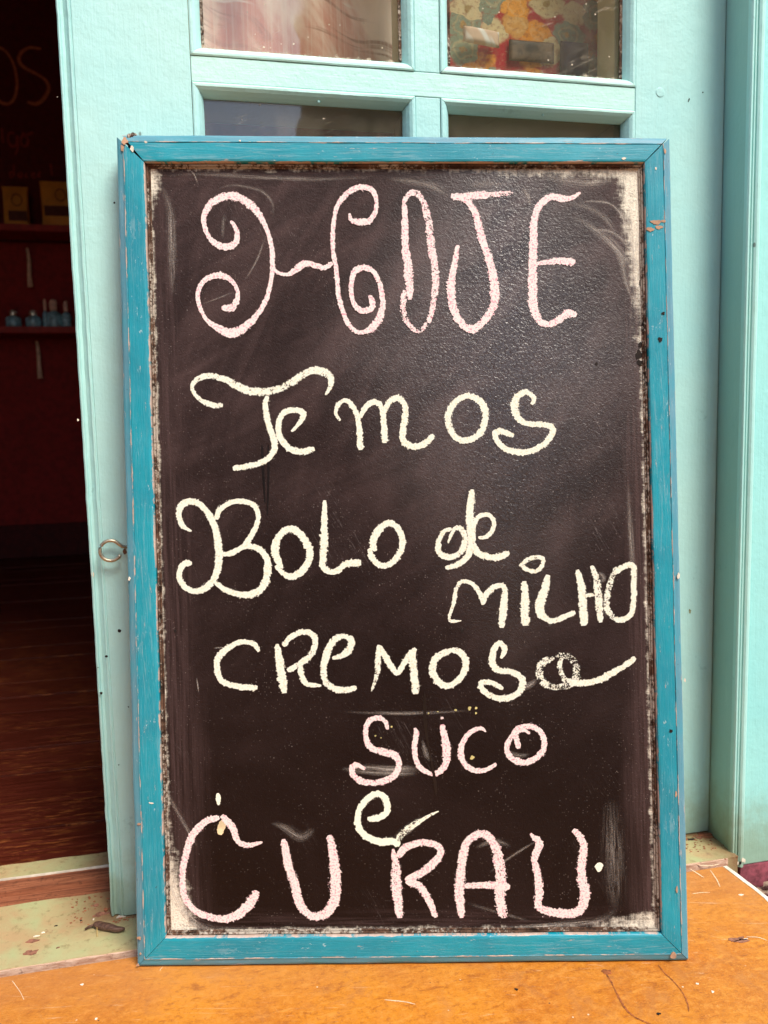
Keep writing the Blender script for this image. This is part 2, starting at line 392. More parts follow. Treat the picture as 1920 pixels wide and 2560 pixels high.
# ------------------------------------------------------------------ mesh helpers
def tag(o, label=None, cat=None, group=None, kind=None):
    for k, v_ in (('label', label), ('category', cat), ('group', group), ('kind', kind)):
        if v_: o[k] = v_
    return o
def empty(name, loc, label, cat, group=None, rot=None):
    o = bpy.data.objects.new(name, None); COL.objects.link(o); o.location = loc; o.empty_display_size = .05
    if rot is not None: o.rotation_euler = rot
    return tag(o, label, cat, group)
def mk(name, bm, mat, parent=None, off=None, smooth=False, label=None):
    if off is not None: bmesh.ops.translate(bm, verts=bm.verts, vec=-V(off))
    bmesh.ops.recalc_face_normals(bm, faces=bm.faces)
    me = bpy.data.meshes.new(name); bm.to_mesh(me); bm.free()
    if smooth:
        for p in me.polygons: p.use_smooth = True
    me.materials.append(mat)
    o = bpy.data.objects.new(name, me); COL.objects.link(o)
    if parent: o.parent = parent
    if label: o['label'] = label
    return o
def bx(bm, a, b, bev=.0012, seg=2):
    a, b = V(a), V(b)
    t = bmesh.new(); bmesh.ops.create_cube(t, size=1)
    for v in t.verts: v.co = V([(a[i]+b[i])/2 + v.co[i]*(b[i]-a[i]) for i in range(3)])
    if bev: bmesh.ops.bevel(t, geom=t.edges[:], offset=bev, segments=seg, affect='EDGES', profile=.5)
    me = bpy.data.meshes.new('t'); t.to_mesh(me); t.free(); bm.from_mesh(me); bpy.data.meshes.remove(me)
    return bm
def box(name, a, b, mat, parent=None, off=None, bev=.0012, label=None, seg=2):
    return mk(name, bx(bmesh.new(), a, b, bev, seg), mat, parent, off, False, label)
def sweep(name, A, B, IA, IB, prof, dep, mat, parent, off=None, n=60, wob=.0003, gap=.0, scale_len=None, seed=0, smooth=False):
    """A mitred length of moulding. A,B outer corners, IA,IB inner corners, prof = [(across 0..1, depth)], dep = depth vector."""
    bm = bmesh.new(); uvl = bm.loops.layers.uv.new('run')
    A, B, IA, IB = map(V, (A, B, IA, IB)); d = (B-A).normalized(); L = (B-A).length
    rows = []
    for i in range(n+1):
        s = i/n; row = []
        for k, (t, y) in enumerate(prof):
            p = (A.lerp(IA, t)+d*gap).lerp(B.lerp(IB, t)-d*gap, s)
            w_ = noise.noise(V((s*L*22+seed*9.1, k*.35, seed)))*wob
            p = p + dep*(y+w_) + (IA-A).normalized()*noise.noise(V((s*L*15+seed*5, 3, seed)))*wob*(1 if t < .5 else .6)
            row.append((bm.verts.new(p), s*L, t))
        rows.append(row)
    K = len(prof)
    for i in range(n):
        for k in range(K-1):
            q = [rows[i][k], rows[i+1][k], rows[i+1][k+1], rows[i][k+1]]
            f = bm.faces.new([x[0] for x in q])
            for l, x in zip(f.loops, q): l[uvl].uv = (x[1], x[2])
    for r in (rows[0], rows[-1]):
        f = bm.faces.new([x[0] for x in r])
        for l, x in zip(f.loops, r): l[uvl].uv = (x[1], x[2])
    return mk(name, bm, mat, parent, off, smooth)

# ------------------------------------------------------------------ where a picture point lies on a plane of the place
class Pl:
    def __init__(s, o, ex, ey): s.o, s.ex, s.ey = V(o), V(ex).normalized(), V(ey).normalized(); s.n = s.ex.cross(s.ey)
    def uv(s, x, y):
        d = RT*((x-960)/FPX)+DN*((y-1280)/FPX)+FW
        p = CAM+d*((s.o-CAM).dot(s.n)/d.dot(s.n)) - s.o
        return p.dot(s.ex), p.dot(s.ey)
    def at(s, x, y): u, v = s.uv(x, y); return s.o+s.ex*u+s.ey*v
GROUND = Pl((0, 0, 0), (1, 0, 0), (0, 1, 0))
DY = 1.047                                                    # front face of the door leaf
DOORP = Pl((0, DY, 0), (1, 0, 0), (0, 0, 1))

def catmull(P, step):
    out = []; n = len(P)
    for i in range(n-1):
        p0, p1, p2, p3 = P[max(i-1, 0)], P[i], P[i+1], P[min(i+2, n-1)]
        L = math.dist(p1[:2], p2[:2]); k = max(2, int(L/step))
        for j in range(k):
            t = j/k
            out.append(tuple(.5*((2*b)+(-a+c)*t+(2*a-5*b+4*c-d)*t*t+(-a+3*b-3*c+d)*t**3) for a, b, c, d in zip(p0, p1, p2, p3)))
    out.append(P[-1]); return out
def ribbon(bm, pts, depth, pl=None, dens=1., jit=.12, across=6, local=None, lift=.0001, seed=0, taper=False):
    """pts = [(u,v,width)] in metres on the plane; makes a strip with ragged edges, with run/dens uvs."""
    ur = bm.loops.layers.uv.get('run') or bm.loops.layers.uv.new('run')
    ud = bm.loops.layers.uv.get('dens') or bm.loops.layers.uv.new('dens')
    P = catmull(pts, .0011); n = len(P); rows = []; run = 0
    for i, (u, v, w_) in enumerate(P):
        a = P[max(i-1, 0)]; b = P[min(i+1, n-1)]
        tx, ty = b[0]-a[0], b[1]-a[1]; L = math.hypot(tx, ty) or 1; nx, ny = -ty/L, tx/L
        if i: run += math.dist((u, v), P[i-1][:2])
        e = min(run, sum_len(P)-run if i < n-1 else 0)
        end = min(1, .62+.38*max(0, e)/(w_*.35+1e-6)) if not taper else min(1, max(0, e)/(w_*2.2+1e-6)+.08)
        row = []
        for k in range(across+1):
            c = k/across*2-1
            j = 1+jit*noise.noise(V((run*700, c*2+seed*3.1, seed)))*2.0
            h = max(w_, .0006)/2*c*end*(j if abs(c) > .6 else 1)
            row.append((local(u+nx*h, v+ny*h, depth-lift*i/n*2), run, c))
        rows.append(row)
    tot_ = run
    R_ = [[bm.verts.new(x[0]) for x in r] for r in rows]
    for i in range(n-1):
        for k in range(across):
            f = bm.faces.new((R_[i][k], R_[i+1][k], R_[i+1][k+1], R_[i][k+1]))
            for l, (a, b) in zip(f.loops, ((i, k), (i+1, k), (i+1, k+1), (i, k+1))):
                l[ur].uv = (rows[a][b][1], rows[a][b][2]); fd_ = min(1, max(0, min(rows[a][b][1], tot_-rows[a][b][1]))/(.3*tot_+1e-9)); l[ud].uv = (dens, fd_)
_lc = {}
def sum_len(P):
    k = id(P)
    if k not in _lc: _lc[k] = (sum(math.dist(P[i][:2], P[i+1][:2]) for i in range(len(P)-1)), P)
    return _lc[k][0]
def blob(name, c, r, mat, parent, ex, ey, dep, off=(0, 0, 0), th=.0004, n=14, rag=.45, asp=1., rot=0, label=None):
    """a small irregular flake or hole patch with thickness, centred at world/local point c"""
    bm = bmesh.new(); s = random.random()*50; top = []; bot = []
    for i in range(n):
        a = i/n*math.tau; k = r*max(.25, .8+rag*.55*(noise.noise(V((math.cos(a)*1.1+s, math.sin(a)*1.1, s)))+.5*noise.noise(V((math.cos(a)*3+s, math.sin(a)*3, s)))))
        x, y = math.cos(a)*k*asp, math.sin(a)*k; x, y = x*math.cos(rot)-y*math.sin(rot), x*math.sin(rot)+y*math.cos(rot)
        p = V(c)+V(ex)*x+V(ey)*y
        top.append(bm.verts.new(p-V(dep)*th)); bot.append(bm.verts.new(p+V(dep)*.0002))
    bm.faces.new(top); bm.faces.new(bot[::-1])
    for i in range(n): bm.faces.new((top[i], bot[i], bot[(i+1) % n], top[(i+1) % n]))
    return mk(name, bm, mat, parent, off, False, label)
def tube(bm, pts, r, n=10, rad=None):
    rings = []; up = V((0, 0, 1))
    for i, p in enumerate(pts):
        a = V(pts[max(i-1, 0)]); b = V(pts[min(i+1, len(pts)-1)]); t = (b-a).normalized()
        s = t.cross(up if abs(t.z) < .9 else V((1, 0, 0))).normalized(); q = s.cross(t)
        rr = rad[i] if rad else r
        rings.append([bm.verts.new(V(p)+s*math.cos(k/n*math.tau)*rr+q*math.sin(k/n*math.tau)*rr) for k in range(n)])
    for i in range(len(rings)-1):
        for k in range(n): bm.faces.new((rings[i][k], rings[i][(k+1) % n], rings[i+1][(k+1) % n], rings[i+1][k]))
    bm.faces.new(rings[0][::-1]); bm.faces.new(rings[-1]); return bm
def lathe(bm, c, prof, n=20):
    c = V(c); rings = [[bm.verts.new(c+V((math.cos(k/n*math.tau)*r, math.sin(k/n*math.tau)*r, z))) for k in range(n)] for r, z in prof]
    for i in range(len(rings)-1):
        for k in range(n): bm.faces.new((rings[i][k], rings[i][(k+1) % n], rings[i+1][(k+1) % n], rings[i+1][k]))
    bm.faces.new(rings[0][::-1]); bm.faces.new(rings[-1]); return bm
def struct(o): o['kind'] = 'structure'; return o

# ================================================================== THE SETTING
# street ground, low, reaching the horizon
gb = bmesh.new()
N = 60
for (x0, x1, y0, y1) in ((.60, 1.6, .40, 1.05),):
    vs = [[gb.verts.new((x0+(x1-x0)*i/N, y0+(y1-y0)*j/N, -.052+.010*noise.noise(V((i*.21, j*.21, 0)))+.007*noise.noise(V((i*.9, j*.9, 4))))) for j in range(N+1)] for i in range(N+1)]
    for i in range(N):
        for j in range(N): gb.faces.new((vs[i][j], vs[i+1][j], vs[i+1][j+1], vs[i][j+1]))
struct(mk('rubble_ground', gb, EARTH))
gb = bmesh.new(); bx(gb, (-300, -300, -.20), (300, 300, -.075), 0); struct(mk('ground', gb, mat_plain('street_earth', (.24, .17, .12), .9)))

# painted doorstep slab with an irregular right edge
SX = .694
sb = bmesh.new()
ys = [-1.2+i*.02 for i in range(int((.972+1.2)/.02)+1)]
edge = [(SX+.0035*noise.noise(V((y*14, 2, 0)))+.002*noise.noise(V((y*60, 5, 0)))-(.012 if y > .962 else 0), y) for y in ys]
ring = [(-2.2, -1.2)]+edge+[(-2.2, .972)]
def prism(bm, ring, z0, z1):
    a = [bm.verts.new((x, y, z0)) for x, y in ring]; b = [bm.verts.new((x, y, z1)) for x, y in ring]
    bm.faces.new(b); bm.faces.new(a[::-1])
    for i in range(len(ring)): j = (i+1) % len(ring); bm.faces.new((a[i], a[j], b[j], b[i]))
prism(sb, ring, -.24, 0)
step_ = struct(mk('doorstep', sb, ORANGE))
# the bare cement arris of the slab
eb = bmesh.new()
for i in range(len(edge)-1):
    (x0, y0), (x1, y1) = edge[i], edge[i+1]
    if y0 < .2: continue
    w0 = .0050+.0035*noise.noise(V((y0*23, 9, 0))); w1 = .0050+.0035*noise.noise(V((y1*23, 9, 0)))
    q = [(x0-w0, y0, .0006), (x0+.0012, y0, .0004), (x1+.0012, y1, .0004), (x1-w1, y1, .0006)]
    t = [eb.verts.new(p) for p in q]; eb.faces.new(t)
    b = [eb.verts.new((p[0], p[1], -.02)) for p in q]; eb.faces.new((t[1], b[1], b[2], t[2])); eb.faces.new((t[0], t[3], b[3], b[0]))
mk('bare_edge', eb, CHIP, step_)

# sill: green painted cement, wood stop, second green strip
def rough_strip(name, x0, x1, y0, y1, z0, z1, mat, wob, parent=None, n=220, wob2=None, sd=0):
    bm = bmesh.new(); wob2 = wob if wob2 is None else wob2
    f = lambda x, k: noise.noise(V((x*16, k, sd)))+.6*noise.noise(V((x*55, k, sd)))+.35*noise.noise(V((x*160, k, sd)))
    xs = [x0+(x1-x0)*i/n for i in range(n+1)]
    prism(bm, [(x, y0+wob*f(x, 1)) for x in xs]+[(x, y1+wob2*f(x, 7)) for x in xs[::-1]], z0, z1)
    return mk(name, bm, mat, parent)
sill = struct(rough_strip('door_sill', -1.0, .722, .9755, 1.1135, -.1, .0022, SILL, .0018))
rough_strip('worn_edge', -1.0, .705, .9725, .9775, -.05, .0016, mat_raw('pinkish_cement', (.40, .20, .12), (.66, .46, .34), 1, .001, axis=(30, 200, 200)), .0022, sill, sd=3)
struct(rough_strip('wood_stop', -1.0, .722, 1.112, 1.1465, -.1, -.004, TRACK, .0012, sd=5))
struct(rough_strip('wood_stop', -1.0, .722, 1.1475, 1.178, -.1, .003, TRACK, .0008, sd=6))
inner_sill = struct(rough_strip('inner_sill', -1.0, .722, 1.180, 1.219, -.1, .0045, SILL, .0010, wob2=.0028, sd=8))
rough_strip('lit_lip', -1.0, .722, 1.1792, 1.1808, -.05, .0050, CHIP, .0010, inner_sill, sd=9)  # pale strip painting the light caught along the inner sill's edge

# room behind: floorboards, dark walls, ceiling
fl = struct(empty('interior_floor', (0, 1.2, 0), None, None))
y = 1.222; i = 0
while y < 4.34:
    wd = .118+.012*math.sin(i*2.7)
    box('plank', (-3.4, y+.0012, -.03), (1.5, y+wd-.0026, -.004+.0012*math.sin(i*1.9)), PLANK, fl, (0, 1.2, 0), .0004)
    y += wd; i += 1
box('floor_bed', (-3.4, 1.22, -.06), (1.5, 4.4, -.034), HOLE, fl, (0, 1.2, 0), 0)
room = struct(empty('room_walls', (0, 1.2, 0), None, None))
box('back_wall', (-3.5, 4.36, -.1), (1.6, 4.5, 2.9), ROOM, room, (0, 1.2, 0), 0)
box('side_wall', (-3.6, 1.1, -.1), (-3.4, 4.5, 2.9), ROOM, room, (0, 1.2, 0), 0)
box('side_wall', (1.5, 1.1, -.1), (1.7, 4.5, 2.9), ROOM, room, (0, 1.2, 0), 0)
box('ceiling', (-3.6, 1.0, 2.9), (1.7, 4.5, 3.0), ROOM, room, (0, 1.2, 0), 0)
box('low_band', (-3.38, 4.335, -.002), (1.48, 4.359, .16), mat_plain('dark_low_band', (.07, .006, .004), .8), room, (0, 1.2, 0), .002)  # dark band along the foot of the back wall

# front wall of the house, both sides of the doorway and above it
WY = .9865
struct(box('wall', (.739, WY, -.0195), (3.2, 1.19, 3.2), MINTW, None, None, .001))
lw = struct(empty('wall', (-2.3, WY, 0), None, None)); OW = (-2.3, WY, 0)  # unseen window opening between the sections, added to let light into the room
for nm_, a_, b_ in (('wall_section', (-5.5, WY, -.0195), (-3.1, 1.19, 3.2)), ('wall_section', (-1.35, WY, -.0195), (-1.02, 1.19, 3.2)), ('wall_section', (-3.1, WY, -.0195), (-1.35, 1.19, .7)), ('wall_section', (-3.1, WY, 2.2), (-1.35, 1.19, 3.2))):
    box(nm_, a_, b_, MINTW, lw, OW, 0)
struct(box('wall', (-1.02, WY, 2.16), (.7385, 1.19, 3.2), MINTW, None, None, .001))
bmx = bmesh.new()
prism(bmx, [(.7235, 1.10)]+[(.7235+i*.01, WY-.0015-.0035*abs(noise.noise(V((i*.31, 1, 1))))) for i in range(1, 120)]+[(1.92, 1.10)], -.12, -.0205)
struct(mk('wall_base', bmx, MAROON))

# ================================================================== DOOR FRAME (right jamb, left jamb, head)
df = empty('door_frame', (.73, WY, 0), 'mint green wooden door frame with grooved casing at the right of the doorway', 'door frame')
OF = (.73, WY, 0)
bm = bmesh.new()
prism(bm, [(.7245, 1.19), (.7245, 1.047), (.7195, .990), (.722, .986), (.7385, .992), (.7385, 1.19)], -.001, 2.15)
mk('jamb', bm, MINTJ, df, OF)
# grooved architrave, swept up the opening
AP = [(.7186, .006), (.7186, .0), (.7200, -.0025), (.7222, -.0028), (.7228, .0015), (.7240, .0018), (.7246, -.0022), (.7262, -.0026), (.7268, .0012), (.7276, .0014), (.7284, -.0030), (.7310, -.0050), (.7340, -.0052), (.7366, -.0036), (.7374, .0008), (.7386, .0010), (.7388, .006)]
bm = bmesh.new(); rows = []
for i in range(90):
    z = -.019+i*(2.22/89)
    rows.append([bm.verts.new((x, WY+y+.00035*noise.noise(V((z*7, k*.2, 0))), z - (.006*abs(noise.noise(V((k*.7, 3, 1)))) if i == 0 else 0))) for k, (x, y) in enumerate(AP)])
for i in range(89):
    for k in range(len(AP)-1): bm.faces.new((rows[i][k], rows[i][k+1], rows[i+1][k+1], rows[i+1][k]))
bm.faces.new(rows[0]); bm.faces.new(rows[-1])
mk('architrave', bm, mat_mint('mint_paint_casing', (.41, .71, .66), worn=.8), df, OF)
box('jamb', (-1.02, .987, 0), (-1.0, 1.19, 2.15), MINTJ, df, OF)
box('head', (-1.0, .987, 2.12), (.7235, 1.19, 2.15), MINTJ, df, OF)
# bare wood exposed at the foot of the architrave
for (x, z, r, a) in ((.7212, -.011, .0035, .5), (.7262, -.012, .003, .5), (.7345, -.0085, .0042, .7), (.7372, -.010, .0036, .4)):
    blob('paint_chip', (x, WY-.0054, z), r, CHIP, df, (1, 0, 0), (0, 0, 1), (0, 1, 0), OF, .0006, asp=a)
blob('cavity', (.7305, WY-.0052, -.0125), .0032, HOLE, df, (1, 0, 0), (0, 0, 1), (0, 1, 0), OF, .0005, asp=.6)

# ================================================================== DOOR LEAF
door = empty('door_leaf', (.295, DY, .003), 'mint green glazed wooden door leaf standing behind the chalkboard', 'door')
OD = (.295, DY, .003)
def D(name, x0, x1, z0, z1, mat, y0=0., y1=.042, bev=.0009, label=None, parent=None): return box(name, (x0, DY+y0, z0), (x1, DY+y1, z1), mat, parent or door, OD, bev, label)
ZT = 2.11
XL0, XL1, XR0, XR1, XM0, XM1 = -.1333, .0130, .5905, .7237, .2872, .3196
# left stile with its moulded meeting edge
LP = [(XL1, .042), (XL1, .0004), (XL1-.0008, 0), (-.1165, 0), (-.1172, .0012), (-.1182, .0012), (-.1188, .0002), (-.1206, .0003), (-.1228, .0034), (-.1262, .0062), (-.1292, .0058), (-.1306, .0030), (-.1318, .0026), (-.1333, .0042), (-.1335, .042)]
bm = bmesh.new(); rows = []
NZ = 240
for i in range(NZ+1):
    z = .004+i*(ZT-.004)/NZ
    rows.append([bm.verts.new((x+(.0004*noise.noise(V((z*6, 1, 0)))+.0005*noise.noise(V((z*60, 2, 0)))+(-.0022*max(0, noise.noise(V((z*25, 8, 3)))-.25)) if k > 3 else 0), DY+y+(.0005*noise.noise(V((z*30, k*.5, 0))) if 3 < k < 14 else 0), z)) for k, (x, y) in enumerate(LP)])
for i in range(NZ):
    for k in range(len(LP)-1): bm.faces.new((rows[i][k], rows[i][k+1], rows[i+1][k+1], rows[i+1][k]))
    bm.faces.new((rows[i][-1], rows[i][0], rows[i+1][0], rows[i+1][-1]))
bm.faces.new(rows[0]); bm.faces.new(rows[-1])
stile = mk('stile', bm, MINT, door, OD)
rstile = D('stile', XR0, XR1, .004, ZT, MINT)
RAILS = [(1.0300, 1.0592), (.62, .65), (1.45, 1.48), (1.93, ZT-.002), (.004, .20)]
for a, b in RAILS: D('rail', XL1+.0005, XR0-.0005, a, b, MINTH, .0004)
OPEN = [(1.0592, 1.45), (.65, 1.0300), (1.48, 1.93)]
for a, b in OPEN: D('muntin', XM0, XM1, a+.0005, b-.0005, MINT, .0006)
D('muntin', XM0, XM1, .2005, .6195, MINT, .0006)
BP = [(0, .012), (0, -.0006), (.12, -.0014), (.3, -.0013), (.55, .0012), (.8, .0062), (.95, .0105), (1, .0125), (1.0, .0150)]
def bead_set(x0, x1, z0, z1, solid=False):
    wd = .0140; o = [(x0+.0006, z0+.0006), (x1-.0006, z0+.0006), (x1-.0006, z1-.0006), (x0+.0006, z1-.0006)]
    q = [(x0+wd, z0+wd), (x1-wd, z0+wd), (x1-wd, z1-wd), (x0+wd, z1-wd)]
    for k in range(4):
        A, B, C, E = o[k], o[(k+1) % 4], q[k], q[(k+1) % 4]
        sweep('glazing_bead', *[(p[0], DY, p[1]) for p in (A, B, C, E)], BP, V((0, 1, 0)), MINTH if k % 2 == 0 else MINT, door, OD, 50, .0004, .0003, seed=k+x0*10+z0*3)
    if solid:
        box('panel', (x0+.002, DY+.014, z0+.002), (x1-.002, DY+.030, z1-.002), MINT, door, OD)
    else:
        bm = bmesh.new(); bx(bm, (x0+.004, DY+.0145, z0+.004), (x1-.004, DY+.0175, z1-.004), 0)
        u = bm.loops.layers.uv.new('pane')
        for f in bm.faces:
            for l in f.loops: l[u].uv = (l.vert.co.x-x0-wd, l.vert.co.z-z0-wd)
        mk('glass_pane', bm, GLASS, door, OD)
for a, b in OPEN:
    bead_set(XL1, XM0, a, b); bead_set(XM1, XR0, a, b)
bead_set(XL1, XM0, .2, .62, True); bead_set(XM1, XR0, .2, .62, True)
# inner shutter frame right behind the leaf, seen edge on through the glass
def I(name, x0, x1, z0, z1): return D(name, x0, x1, z0, z1, INNER, .0445, .094, .001)
I('inner_stile', XL0+.012, XL1+.010, .006, ZT); I('inner_stile', XR0-.008, XR1-.004, .006, ZT)
for a, b in RAILS: D('inner_rail', XL1+.0105, XR0-.0085, a-.004 if a > .1 else .006, b+.004 if b < 2 else ZT, INNER, .0445, .124, .001)
for a, b in OPEN: I('inner_muntin', XM0-.006, XM1+.006, a+.0045, b-.0045)
# dark olive putty beside the glass
for (x, a, b) in ((XL1+.0155, 1.078, 1.43), (XM0-.0152, 1.075, 1.43), (XM1+.0156, 1.075, 1.43), (XR0-.0152, 1.072, 1.43)):
    box('putty', (x-.0022, DY+.0118, a), (x+.0022, DY+.0142, b), mat_plain('olive_putty', (.25, .22, .09), .8, var=.5, sc=200) if x < .02 else RABBET, door, OD, .0004)
# wooden plug, screw eye, nail holes, chips
def dp(x, y, yy=0): p = DOORP.at(x, y); return V((p.x, DY+yy, p.z))
bm = bmesh.new(); c = dp(1650, 231); n = 28
rings = [[bm.verts.new((c.x+math.cos(k/n*math.tau)*r, DY+yy, c.z+math.sin(k/n*math.tau)*r)) for k in range(n)] for r, yy in ((.0062, .003), (.0062, -.0003), (.0056, -.0007), (.003, -.0008))]
for i_ in range(3):
    for k in range(n): bm.faces.new((rings[i_][k], rings[i_][(k+1) % n], rings[i_+1][(k+1) % n], rings[i_+1][k]))
bm.faces.new(rings[-1]); mk('wood_plug', bm, MINT, door, OD)
hc = dp(279, 1373, -.012); rr = .0123
pts = [hc+V((math.cos(a)*rr, 0, math.sin(a)*rr)) for a in [R(-28-i_*12.2) for i_ in range(25)]]
e0 = pts[-1]; pts += [e0+V((.004, .0010, -.0035)), e0+V((.0075, .003, -.0045)), e0+V((.0125, .0075, -.0047)), e0+V((.0165, .0135, -.0047))]
mk('screw_eye', tube(bmesh.new(), pts, .0021, 12), METAL, door, OD, True)
blob('rust_spot', dp(312, 1379), .0045, mat_plain('rust', (.12, .06, .03), .9), door, (1, 0, 0), (0, 0, 1), (0, 1, 0), OD, .0002, asp=.7)
for (x, y, r) in ((299, 1577, .0026), (266, 1641, .0019), (253, 1733, .0021), (245, 1669, .0008), (297, 1912, .0010), (321, 1767, .0010), (286, 507, .0014), (1757, 231, .0012), (1826, 71, .0), (1562, 131, .0), (1751, 2), ) [:8]:
    blob('nail_hole', dp(x, y), r, HOLE, door, (1, 0, 0), (0, 0, 1), (0, 1, 0), OD, .0003)
for (x, y, r, a, ro) in ((300, 2301, .0075, 1.5, .1), (231, 1437, .0036, .6, 0), (194, 1050, .0018, .6, 0), (335, 2320, .003, 2, 0), (142, 240, .0006, .6, 0)):
    blob('paint_chip', dp(x, y, .0032 if x < 250 else 0), r, CHIP, door, (1, 0, 0), (0, 0, 1), (0, 1, 0), OD, .0005, asp=a, rot=ro, n=20, rag=.8)
for (x, y, r) in ((540, 158, .0011), (566, 153, .0014), (570, 170, .0012), (553, 160, .0012), (660, 118, .0013), (630, 170, .001), (703, 110, .0007), (638, 86, .0007), (676, 119, .0008), (734, 110, .0012), (612, 152, .0009), (770, 93, .0007), (850, 63, .0006)):
    p = dp(x, y, .0138); k = (DY+.0138)/DY
    blob('paint_fleck', (p.x*k, p.y, CAM.z+(p.z-CAM.z)*k), r, CHIP, door, (1, 0, 0), (0, 0, 1), (0, 1, 0), OD, .0004, rag=.9)
for (x, y, r) in ((798, 250, .0022), (1361, 283, .0020)):
    bm = bmesh.new(); bmesh.ops.create_icosphere(bm, subdivisions=2, radius=r, matrix=Matrix.Translation(dp(x, y, .006)+V((0, 0, .0)))); mk('nail_head', bm, MINT, door, OD, True)
for (x, y, ro, L) in ((1690, 1497, .9, .004), (1722, 250, 1.2, .004), (1822, 1110, .2, .0)):
    if L: blob('grime_mark', dp(x, y), .0012, HOLE, door, (1, 0, 0), (0, 0, 1), (0, 1, 0), OD, .0002, asp=3, rot=ro)
blob('paint_scrape', dp(1725, 1528), .004, mat_plain('olive_stain', (.22, .24, .12), .8), door, (1, 0, 0), (0, 0, 1), (0, 1, 0), OD, .0002, asp=.5, n=18, rag=1.)

# ================================================================== CHALKBOARD SIGN
FOOT = Pl((0, 0, .0019), (1, 0, 0), (0, 1, 0))                 # the board rests on its back arris, the front one just clears the floor
bl = FOOT.at(341, 2420); br = FOOT.at(1725, 2405)
ex = (br-bl).normalized(); back = V((-ex.y, ex.x, 0)); t_ = R(4.6)
ez = V((0, 0, 1))*math.cos(t_)+back*math.sin(t_); ey = back*math.cos(t_)-V((0, 0, 1))*math.sin(t_)
BP_ = Pl(bl, ex, ez)
sign = empty('chalkboard_sign', bl, 'blue framed chalkboard menu with pink and cream handwriting, leaning on the green door', 'chalkboard')
sign.rotation_euler = Matrix((ex, ey, ez)).transposed().to_euler()
loc = lambda u, v, y=0: V((u, y, v))
bp = lambda x, y: BP_.uv(x, y)
oTL, oTR, oBR, oBL = bp(288, 337), bp(1677, 341), bp(1725, 2405), bp(341, 2420)
iTL, iTR, iBR, iBL = bp(360, 404), bp(1611, 405), bp(1655, 2336), bp(413, 2345)
FP = [(0, .022), (0, .0055), (.03, .0032), (.10, .0019), (.20, .0010), (.265, .0003), (.285, .0000), (.305, .0009), (.325, .0002), (.6, .0), (.9, .0001), (.965, .0005), (1.0, .0020), (1.0, .0100), (1.0, .020)]
PD = .0085                                                     # depth of the slate behind the frame face
pc = [('frame_rail', oTL, oTR, iTL, iTR), ('frame_stile', oTR, oBR, iTR, iBR), ('frame_rail', oBR, oBL, iBR, iBL), ('frame_stile', oBL, oTL, iBL, iTL)]
for k, (nm, A, B, C, E) in enumerate(pc):
    L3 = [loc(*p) for p in (A, B, C, E)]
    if k == 0: L3[0] = L3[0]+V((.0055, 0, .0015)); L3[1] = L3[1]+V((-.002, 0, 0))
    fo = sweep(nm, *L3, FP, V((0, 1, 0)), BLUE, sign, None, 160, .0007, .00045, seed=k+1)
    # bare brown rabbet strip inside the frame
    ins = lambda p, q: tuple(a+(b-a)*1. for a, b in zip(p, q))
    cx, cy = .30, .47
    def inn(p, d): 
        return (p[0]+(d if p[0] < cx else -d), p[1]+(d if p[1] < cy else -d))
    r = sweep('rabbet', loc(*inn(C, .0002)), loc(*inn(E, .0002)), loc(*inn(C, .0050)), loc(*inn(E, .0050)), [(0, .019), (0, .0062), (.25, .0050), (.55, .0058), (.62, .0080), (.75, .0066), (1, .0074), (1, .0120)], V((0, 1, 0)), RABBET, fo, None, 140, .0012, .0, seed=k+11)
# black backing that shows in the open mitres
bm = bmesh.new(); q = [oBL, oBR, oTR, oTL]
ins2 = [(q[0][0]+.004, q[0][1]+.004), (q[1][0]-.004, q[1][1]+.004), (q[2][0]-.004, q[2][1]-.008), (q[3][0]+.010, q[3][1]-.006)]
a_ = [bm.verts.new((p[0], .0125, p[1])) for p in ins2]; b_ = [bm.verts.new((p[0], .021, p[1])) for p in ins2]
bm.faces.new(a_); bm.faces.new(b_[::-1])
for i_ in range(4): bm.faces.new((a_[i_], b_[i_], b_[(i_+1) % 4], a_[(i_+1) % 4]))
mk('backing_board', bm, DARKGAP, sign)
# slate panel
pTL, pTR, pBR, pBL = inn(iTL, .0042), inn(iTR, .0042), inn(iBR, .0042), inn(iBL, .0042)
BW = .5*((pTR[0]-pTL[0])+(pBR[0]-pBL[0])); BH = .5*((pTL[1]-pBL[1])+(pTR[1]-pBR[1]))
SLATE = mat_slate()
bm = bmesh.new(); uvf = bm.loops.layers.uv.new('face'); NX, NY = 40, 60; vs = []
for i_ in range(NX+1):
    s = i_/NX; a = V(pBL).lerp(V(pBR), s); b = V(pTL).lerp(V(pTR), s); col = []
    for j in range(NY+1):
        t = j/NY; p = a.lerp(b, t)
        col.append((bm.verts.new((p.x, PD, p.y)), s*BW, t*BH))
    vs.append(col)
for i_ in range(NX):
    for j in range(NY):
        c4 = (vs[i_][j], vs[i_+1][j], vs[i_+1][j+1], vs[i_][j+1]); f = bm.faces.new([c[0] for c in c4])
        for l, c in zip(f.loops, c4): l[uvf].uv = (c[1], c[2])
slate = mk('slate', bm, SLATE, sign, smooth=True)

